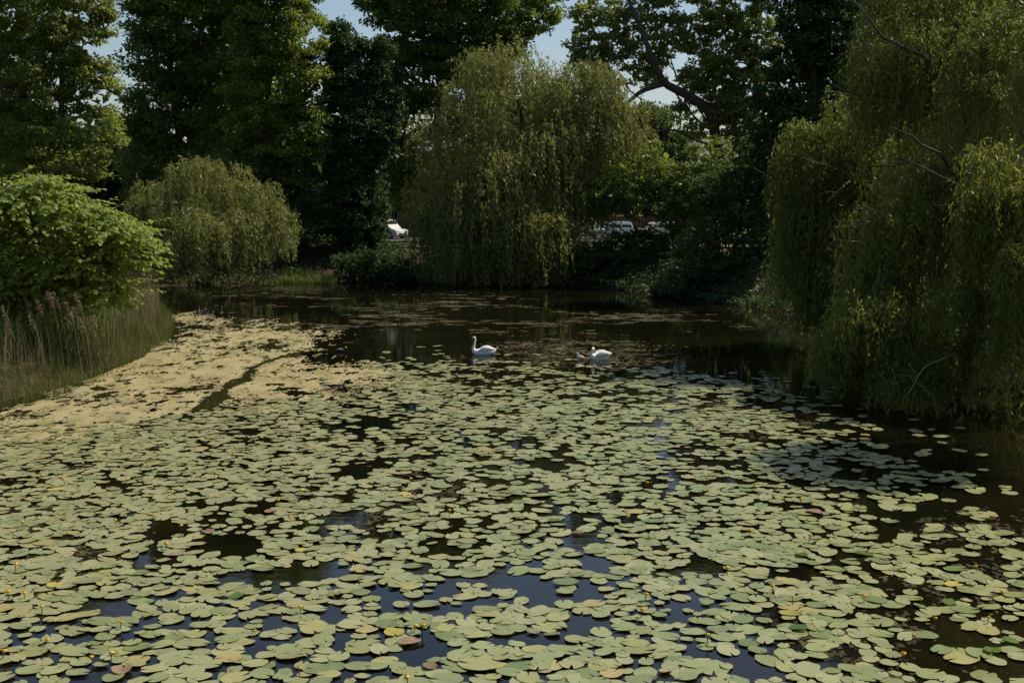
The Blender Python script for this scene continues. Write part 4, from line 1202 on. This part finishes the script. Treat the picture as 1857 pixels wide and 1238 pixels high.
# twigs and debris
def twig(name, pts, r, label):
    base = np.asarray(pts[0], float)
    rg_ = np.random.default_rng(int(abs(base[0] * 100)))
    mb = MB()
    q = spline(pts, 10)
    mb.tube(q, np.linspace(r, r * 0.4, 10), 6)
    for k in (4, 6, 7):
        mb.tube(wobble(q[k], q[k] + (q[-1] - q[0]) * 0.25 + rg_.normal(0, 0.12, 3) * np.linalg.norm(q[-1] - q[0]), 5, rg_, 0.1), np.linspace(r * 0.5, r * 0.2, 5), 5)
    o = mb.build(name, M['bark'], None, tuple(base), smooth=True, offset=base)
    tag(o, label, 'twig')
a = on(664, 932)
twig('broken_twig', [a - [0, 0, 0.05], a + [-0.02, 0, 0.08], a + [-0.07, 0, 0.17]], 0.009, 'thin bare twig sticking up out of the dark water by the scum patch')
a, c_ = on(572, 712), on(622, 700)
twig('broken_twig', [a + [0, 0, 0.02], (a + c_) / 2 + [0, 0, 0.04], c_ + [0, 0, 0.03]], 0.03, 'forked dark twig lying on the pale algae mat')
a, c_ = on(262, 640), on(306, 634)
twig('drift_branch', [a + [0, 0, 0.02], (a + c_) / 2 + [0, 0, 0.03], c_ + [0, 0, 0.14]], 0.04, 'dark drift branch in the algae close to the reed fringe')
a, c_ = at(110, 675, 41.5), at(168, 622, 41.5)
a[2] = max(a[2], 0.02)
twig('dead_stick', [a, (a + c_) / 2 + [0, 0, 0.04], c_], 0.018, 'bleached dead stick leaning in front of the reeds')

# ------------------------------------------------------------------ birds (built in metres, x = back, head towards -x)
def bird_body(spine, sides=14, n=44):
    """spine rows: x, y, z, half width, half height"""
    S = spline(spine, n)
    mb = MB()
    mb.tube(S[:, :3], np.maximum(S[:, 3], 0.004), sides, np.maximum(S[:, 4], 0.004))
    return mb

def swan(px, py, spine, label, head, bill_dir, rz=0.0):
    q = on(px, py)
    t = thing('swan', (q[0], q[1], 0), label, 'swan', 'swans on the pond')
    t.rotation_euler = (0, 0, rz)
    bird_body(spine).build('body', M['white_feather'], t, smooth=True)
    for sgn in (-1, 1):
        mb = MB()
        rows = [(-0.24, 0.13, 0.17, 0.05, 0.04), (-0.06, 0.17, 0.24, 0.11, 0.05), (0.12, 0.15, 0.27, 0.11, 0.055), (0.30, 0.10, 0.24, 0.07, 0.04), (0.46, 0.04, 0.23, 0.02, 0.012)]
        S = spline(rows, 18)
        S[:, 1] *= sgn
        mb.tube(S[:, :3], S[:, 4], 10, S[:, 3])
        mb.build('wing', M['white_feather'], t, smooth=True)
    h, d = np.array(head), nrm(np.array(bill_dir, float))
    mb = MB(); mb.tube(np.array([h + d * k for k in (0.03, 0.06, 0.10, 0.135)]), [0.026, 0.021, 0.016, 0.010], 8)
    bl = mb.build('bill', M['bill'], t, smooth=True)
    mb = MB(); mb.tube(np.array([h + d * k + np.array([0, 0, 0.012]) for k in (0.022, 0.04, 0.058)]), [0.016, 0.022, 0.008], 8)
    mb.build('knob', M['black_skin'], bl, smooth=True)
    for sgn in (-1, 1):
        mb = MB()
        e = h + d * 0.012 + np.array([0, sgn * 0.030, 0.014])
        mb.tube(np.array([e - [0, 0.006 * sgn, 0], e + [0, 0.004 * sgn, 0]]), [0.008, 0.005], 6)
        mb.build('eye', M['black_skin'], t)
    return t

swan(879, 643, [(0.56, 0, 0.33, 0.015, 0.01), (0.47, 0, 0.22, 0.06, 0.035), (0.36, 0, 0.14, 0.13, 0.10), (0.15, 0, 0.10, 0.20, 0.17), (-0.12, 0, 0.09, 0.21, 0.17), (-0.36, 0, 0.11, 0.15, 0.15), (-0.47, 0, 0.22, 0.085, 0.085), (-0.455, 0, 0.36, 0.055, 0.055), (-0.42, 0, 0.52, 0.043, 0.043), (-0.40, 0, 0.64, 0.040, 0.040), (-0.415, 0, 0.715, 0.042, 0.044), (-0.455, 0, 0.735, 0.042, 0.046), (-0.50, 0, 0.715, 0.030, 0.032)],
     'white swan swimming with a tall upright neck and raised tail', (-0.485, 0, 0.72), (-0.75, 0, -0.55))
swan(1089, 652, [(0.40, 0, 0.30, 0.015, 0.01), (0.36, 0, 0.22, 0.06, 0.035), (0.28, 0, 0.14, 0.13, 0.10), (0.12, 0, 0.10, 0.20, 0.17), (-0.10, 0, 0.09, 0.21, 0.16), (-0.28, 0, 0.11, 0.15, 0.14), (-0.37, 0, 0.20, 0.085, 0.085), (-0.38, 0, 0.29, 0.06, 0.06), (-0.335, 0, 0.37, 0.05, 0.05), (-0.30, -0.02, 0.43, 0.046, 0.046), (-0.33, -0.05, 0.475, 0.046, 0.05), (-0.37, -0.09, 0.455, 0.045, 0.05), (-0.39, -0.12, 0.42, 0.032, 0.034)],
     'white swan with its neck drawn in and head bowed, beside the grey cygnet', (-0.385, -0.115, 0.42), (-0.45, -0.5, -0.75), 0.30).scale = (1.03, 1.03, 1.03)

q = on(1053, 652)
t = thing('cygnet', (q[0], q[1], 0), 'small fluffy grey-brown cygnet beside the bowed swan', 'cygnet')
bird_body([(0.13, 0, 0.07, 0.01, 0.01), (0.10, 0, 0.06, 0.05, 0.04), (0.02, 0, 0.06, 0.085, 0.075), (-0.06, 0, 0.08, 0.075, 0.07), (-0.085, 0, 0.14, 0.045, 0.045), (-0.095, 0, 0.185, 0.04, 0.042), (-0.125, 0, 0.195, 0.032, 0.034), (-0.15, 0, 0.185, 0.018, 0.018)], 12, 26).build('body', M['down'], t, smooth=True)
t.scale = (1.35, 1.35, 1.35)
mb = MB(); mb.tube([(-0.145, 0, 0.186), (-0.17, 0, 0.178), (-0.19, 0, 0.172)], [0.014, 0.011, 0.006], 7)
mb.build('bill', M['black_skin'], t, smooth=True)

q = on(618, 638)
t = thing('coot', (q[0], q[1], 0), 'small dark coot with a white face at the edge of the algae', 'coot')
bird_body([(0.24, 0, 0.07, 0.01, 0.01), (0.19, 0, 0.07, 0.05, 0.03), (0.05, 0, 0.06, 0.095, 0.08), (-0.08, 0, 0.06, 0.085, 0.075), (-0.15, 0, 0.10, 0.05, 0.05), (-0.165, 0, 0.155, 0.035, 0.035), (-0.18, 0, 0.195, 0.038, 0.04), (-0.215, 0, 0.195, 0.026, 0.028)], 12, 26).build('body', M['coot'], t, smooth=True)
mb = MB(); mb.tube([(-0.205, 0, 0.225), (-0.228, 0, 0.205), (-0.25, 0, 0.18), (-0.268, 0, 0.165)], [0.012, 0.020, 0.014, 0.006], 7)
mb.build('bill', M['white_feather'], t, smooth=True)
for sgn in (-1, 1):
    mb = MB()
    S = spline([(-0.10, 0.06, 0.10, 0.03, 0.015), (0.02, 0.075, 0.11, 0.05, 0.02), (0.14, 0.04, 0.105, 0.035, 0.014), (0.22, 0.01, 0.09, 0.01, 0.006)], 12)
    S[:, 1] *= sgn
    mb.tube(S[:, :3], S[:, 4], 8, S[:, 3])
    mb.build('wing', M['coot_back'], t, smooth=True)
t.rotation_euler = (0, 0, math.pi)

# ------------------------------------------------------------------ cars, houses, railing behind the trees
M['glass'] = simple('car_glass', (0.02, 0.025, 0.03), 0.06, var=0.1, spec=0.8)
M['rubber'] = simple('tyre_rubber', (0.015, 0.015, 0.015), 0.85)
M['rim'] = simple('wheel_rim', (0.35, 0.35, 0.36), 0.35, 0.8, var=0.1)
M['lamp'] = simple('lamp_glass', (0.75, 0.76, 0.78), 0.12, var=0.1)
M['plate'] = simple('number_plate', (0.60, 0.30, 0.03), 0.5, var=0.1)
M['trim'] = simple('black_trim', (0.02, 0.02, 0.022), 0.5)
PAINT = {}
def paint(name, col, rough=0.28):
    if name not in PAINT:
        PAINT[name] = simple('paint_' + name, col, rough, 0.0, var=0.05, scale=2, spec=0.6)
    return PAINT[name]

def car(px, Y, rz, colour, label, tall=1.0, length=4.4):
    x = at(px, 430, Y)[0]
    t = thing('parked_car', (x, Y, 2.40), label, 'car', 'cars parked on the road behind the trees')
    t.rotation_euler = (0, 0, rz)
    L2, W2_ = length / 2, 0.9
    H = 1.62 * tall
    # side profile, front at +x : lower hull
    hull = [(-L2, 0.35), (-L2 + 0.02, 0.95), (-L2 + 0.08, 1.0), (L2 - 1.05, 0.98), (L2 - 0.35, 0.90), (L2 - 0.06, 0.74), (L2, 0.5), (L2 - 0.05, 0.26), (-L2 + 0.1, 0.26)]
    def slab(prof, w0, w1, zsplit):
        m_ = len(prof)
        V = [(p[0], -(w1 if p[1] > zsplit else w0), p[1]) for p in prof] + [(p[0], (w1 if p[1] > zsplit else w0), p[1]) for p in prof]
        Fc = [tuple(range(m_)), tuple(range(2 * m_ - 1, m_ - 1, -1))] + [(i, i + m_, (i + 1) % m_ + m_, (i + 1) % m_) for i in range(m_)]
        return V, Fc
    V, Fc = slab(hull, W2_, W2_ - 0.06, 0.8)
    body = MB().add(V, Fc).build('body', colour, t)
    bv = body.modifiers.new('bevel', 'BEVEL'); bv.width = 0.07; bv.segments = 2
    cabin = [(-L2 + 0.12, 0.97), (-L2 + 0.22, H - 0.14), (-L2 + 0.55, H), (0.25, H), (0.75, H - 0.14), (L2 - 0.95, 0.97)]
    V, Fc = slab(cabin, W2_ - 0.08, W2_ - 0.20, 1.2)
    cab = MB().add(V, Fc).build('cabin', colour, t)
    bv = cab.modifiers.new('bevel', 'BEVEL'); bv.width = 0.05; bv.segments = 2
    # windscreen, rear and side windows, a little proud of the cabin
    def quad(name, P, mat, parent=t):
        P = np.array(P, float)
        nn = nrm(np.cross(P[1] - P[0], P[2] - P[0]))
        V = np.vstack([P + nn * 0.012, P - nn * 0.02])
        k = len(P)
        Fq = [tuple(range(k)), tuple(range(2 * k - 1, k - 1, -1))] + [(i, i + k, (i + 1) % k + k, (i + 1) % k) for i in range(k)]
        return MB().add(V, Fq).build(name, mat, parent)
    xs, xe, zb, zt = L2 - 1.0, 0.72, 1.02, H - 0.16
    quad('windscreen', [(xs - 0.06, -0.70, zb), (xs - 0.06, 0.70, zb), (xe + 0.08, 0.62, zt), (xe + 0.08, -0.62, zt)], M['glass'])
    for sgn in (-1, 1):
        yb, yt = sgn * (W2_ - 0.09), sgn * (W2_ - 0.195)
        for x0, x1, s0, s1 in ((-L2 + 0.32, -0.75, 0.06, 0.0), (-0.65, 0.30, 0, 0), (0.38, xs - 0.30, 0, -0.30)):
            P = [(x0, yb, 1.03), (x1, yb, 1.03), (x1 + s1 * 0.9, yt, zt - 0.02), (x0 + s0, yt, zt - 0.02)]
            quad('side_window', P if sgn < 0 else P[::-1], M['glass'])
        for wx in (-L2 + 0.82, L2 - 0.85):
            th = np.linspace(0, 2 * math.pi, 18, endpoint=False)
            mb = MB(); mb.tube([(wx, sgn * (W2_ - 0.19), 0.32), (wx, sgn * (W2_ - 0.15), 0.32), (wx, sgn * (W2_ - 0.0), 0.32), (wx, sgn * (W2_ + 0.02), 0.32)], [0.28, 0.32, 0.32, 0.28], 18)
            wh = mb.build('wheel', M['rubber'], t)
            mb = MB(); mb.tube([(wx, sgn * (W2_ - 0.02), 0.32), (wx, sgn * (W2_ + 0.03), 0.32)], [0.20, 0.18], 12)
            mb.build('rim', M['rim'], wh)
        MB().box((L2 - 0.10, sgn * 0.64, 0.70), (0.16, 0.34, 0.14)).build('headlight', M['lamp'], t)
        MB().box((xs - 0.25, sgn * (W2_ + 0.06), 1.06), (0.14, 0.16, 0.12)).build('mirror', colour, t)
        MB().box((-L2 + 0.02, sgn * 0.72, 0.85), (0.08, 0.18, 0.3)).build('tail_light', simple('tail_red', (0.35, 0.02, 0.02), 0.3), t)
    MB().box((L2 - 0.02, 0, 0.44), (0.06, 1.1, 0.24)).build('grille', M['trim'], t)
    MB().box((L2 + 0.015, 0, 0.50), (0.02, 0.52, 0.12)).build('number_plate', M['plate'], t)
    return t

car(699, 117.5, math.radians(-36), paint('white', (0.62, 0.62, 0.61)), 'white parked people carrier seen right of the ivy column, front towards the pond', 1.12, 4.5)
car(772, 121, math.radians(-40), paint('black', (0.02, 0.022, 0.025)), 'black parked car half hidden beside the white people carrier', 0.98)
car(1108, 118, math.radians(-150), paint('silver_blue', (0.30, 0.36, 0.44)), 'silver-blue parked car glimpsed right of the big weeping willow', 0.98)
car(1190, 118, math.radians(-155), paint('grey', (0.32, 0.33, 0.34)), 'grey parked car behind leaves in front of the red-brown wall', 0.95)
car(1003, 118, math.radians(-140), paint('pearl', (0.70, 0.70, 0.68)), 'pale parked car glimpsed behind the trunk of the big weeping willow', 0.95)

M['stone'] = simple('yellow_brick', (0.30, 0.22, 0.11), 0.9, var=0.25, scale=5, bump=0.3)
M['redbrick'] = simple('red_brown_brick', (0.16, 0.055, 0.03), 0.9, var=0.3, scale=5, bump=0.3)
M['frame'] = simple('window_frame', (0.55, 0.53, 0.50), 0.5)
M['slate'] = simple('grey_roof', (0.19, 0.18, 0.21), 0.8, var=0.15, scale=3)
M['metal'] = simple('grey_railing', (0.20, 0.20, 0.20), 0.5, 0.4)

def house(name, x0, x1, y0, dep, z0, zeave, zridge, mat, label, wins, roofmat='slate'):
    cx = (x0 + x1) / 2
    loc = np.array([cx, y0 + dep / 2, z0])
    t = thing(name, loc, label, 'building')
    wd = x1 - x0
    MB().box((0, 0, (zeave - z0) / 2 - 0.2), (wd, dep, zeave - z0 + 0.4)).build('wall', mat, t)
    e = 0.4
    he, hr = zeave - z0, zridge - z0
    V = [(-wd / 2 - e, -dep / 2 - e, he), (wd / 2 + e, -dep / 2 - e, he), (wd / 2 + e, dep / 2 + e, he), (-wd / 2 - e, dep / 2 + e, he), (-wd / 2 - e, 0, hr), (wd / 2 + e, 0, hr)]
    rf = MB().add(V, [(0, 1, 5, 4), (2, 3, 4, 5), (0, 4, 3), (1, 2, 5), (3, 2, 1, 0)]).build('roof', M[roofmat], t)
    MB().box((wd * 0.3, 0.4, hr + 0.3), (0.7, 0.6, 1.6)).build('chimney', M['redbrick'], rf)
    for (wx, wz, ww, wh) in wins:
        lx_, lz_ = wx - cx, wz - z0
        yf = -dep / 2
        wdw = MB()
        for sx_, sz_, bw, bh in ((0, wh / 2 + 0.05, ww + 0.2, 0.1), (0, -wh / 2 - 0.05, ww + 0.3, 0.1), (-ww / 2 - 0.05, 0, 0.1, wh), (ww / 2 + 0.05, 0, 0.1, wh), (-ww / 6, 0, 0.06, wh), (ww / 6, 0, 0.06, wh)):
            wdw.box((lx_ + sx_, yf - 0.03, lz_ + sz_), (bw, 0.10, bh))
        wo_ = wdw.build('window', M['frame'], t)
        for k in (-1, 0, 1):
            MB().box((lx_ + k * ww / 3, yf - 0.005, lz_), (ww / 3 - 0.07, 0.03, wh - 0.01)).build('pane', M['glass'], wo_)
    return t
wx = at(712, 388, 138)
house('yellow_brick_house', wx[0] - 5, wx[0] + 9, 138, 10, 2.3, 9.0, 12.5, M['stone'], 'yellow brick house with a tall dark window behind the white people carrier',
      [(wx[0], wx[2], 1.15, 1.15), (wx[0] + 3.2, wx[2], 1.15, 1.15), (wx[0] + 6.4, wx[2], 1.15, 1.15), (wx[0], wx[2] + 2.9, 1.15, 1.4), (wx[0] + 3.2, wx[2] + 2.9, 1.15, 1.4), (wx[0] + 6.4, wx[2] + 2.9, 1.15, 1.4)])
rx0, rx1 = at(1215, 240, 165)[0], at(1400, 240, 165)[0]
house('grey_roofed_house', rx0, rx1, 165, 12, 2.3, 10.5, 14.2, M['redbrick'], 'house with a grey-lilac roof glimpsed under the curved limb',
      [(rx0 + 2.5 + 3.2 * i, 6.0 + 3.2 * j, 1.2, 1.5) for i in range(4) for j in range(2)])
# red-brown garden wall of boards
gx0, gx1 = at(1085, 420, 126)[0], at(1260, 420, 126)[0]
t = thing('red_brown_fence', ((gx0 + gx1) / 2, 126, 2.35), 'red-brown board fence behind the parked cars right of the big willow', 'fence')
bme = MB().box((0, 0, 1.0), (0.33, 0.04, 2.0)).build('board', M['redbrick'], t)
nb = int((gx1 - gx0) / 0.35)
for i in range(nb):
    o = bme if i == 0 else bme.copy()
    if i: COL.objects.link(o); o.parent = t
    o.location = (-(gx1 - gx0) / 2 + 0.35 * i, 0.012 * (i % 2), 0.01 * (i % 3))
MB().box((0, 0.06, 0.5), (gx1 - gx0, 0.05, 0.1)).build('rail', M['bark'], t)
# railing
fx0 = at(700, 405, 130)[0]
t = thing('metal_railing', (fx0 + 3, 130, 2.3), 'grey metal railing between the yellow brick house and the parked cars', 'railing')
for z in (0.15, 1.35):
    MB().box((0, 0, z), (9, 0.05, 0.05)).build('rail', M['metal'], t)
b0 = MB().box((0, 0, 0.75), (0.03, 0.03, 1.3)).build('bar', M['metal'], t)
for i in range(64):
    o = b0 if i == 0 else b0.copy()
    if i: COL.objects.link(o); o.parent = t
    o.location = (-4.4 + i * 0.14, 0.001, 0)

tris = sum(len(o.data.polygons) * 2 for o in scene.objects if o.type == 'MESH')
print('APPROX TRIS', tris, 'PADS', n)
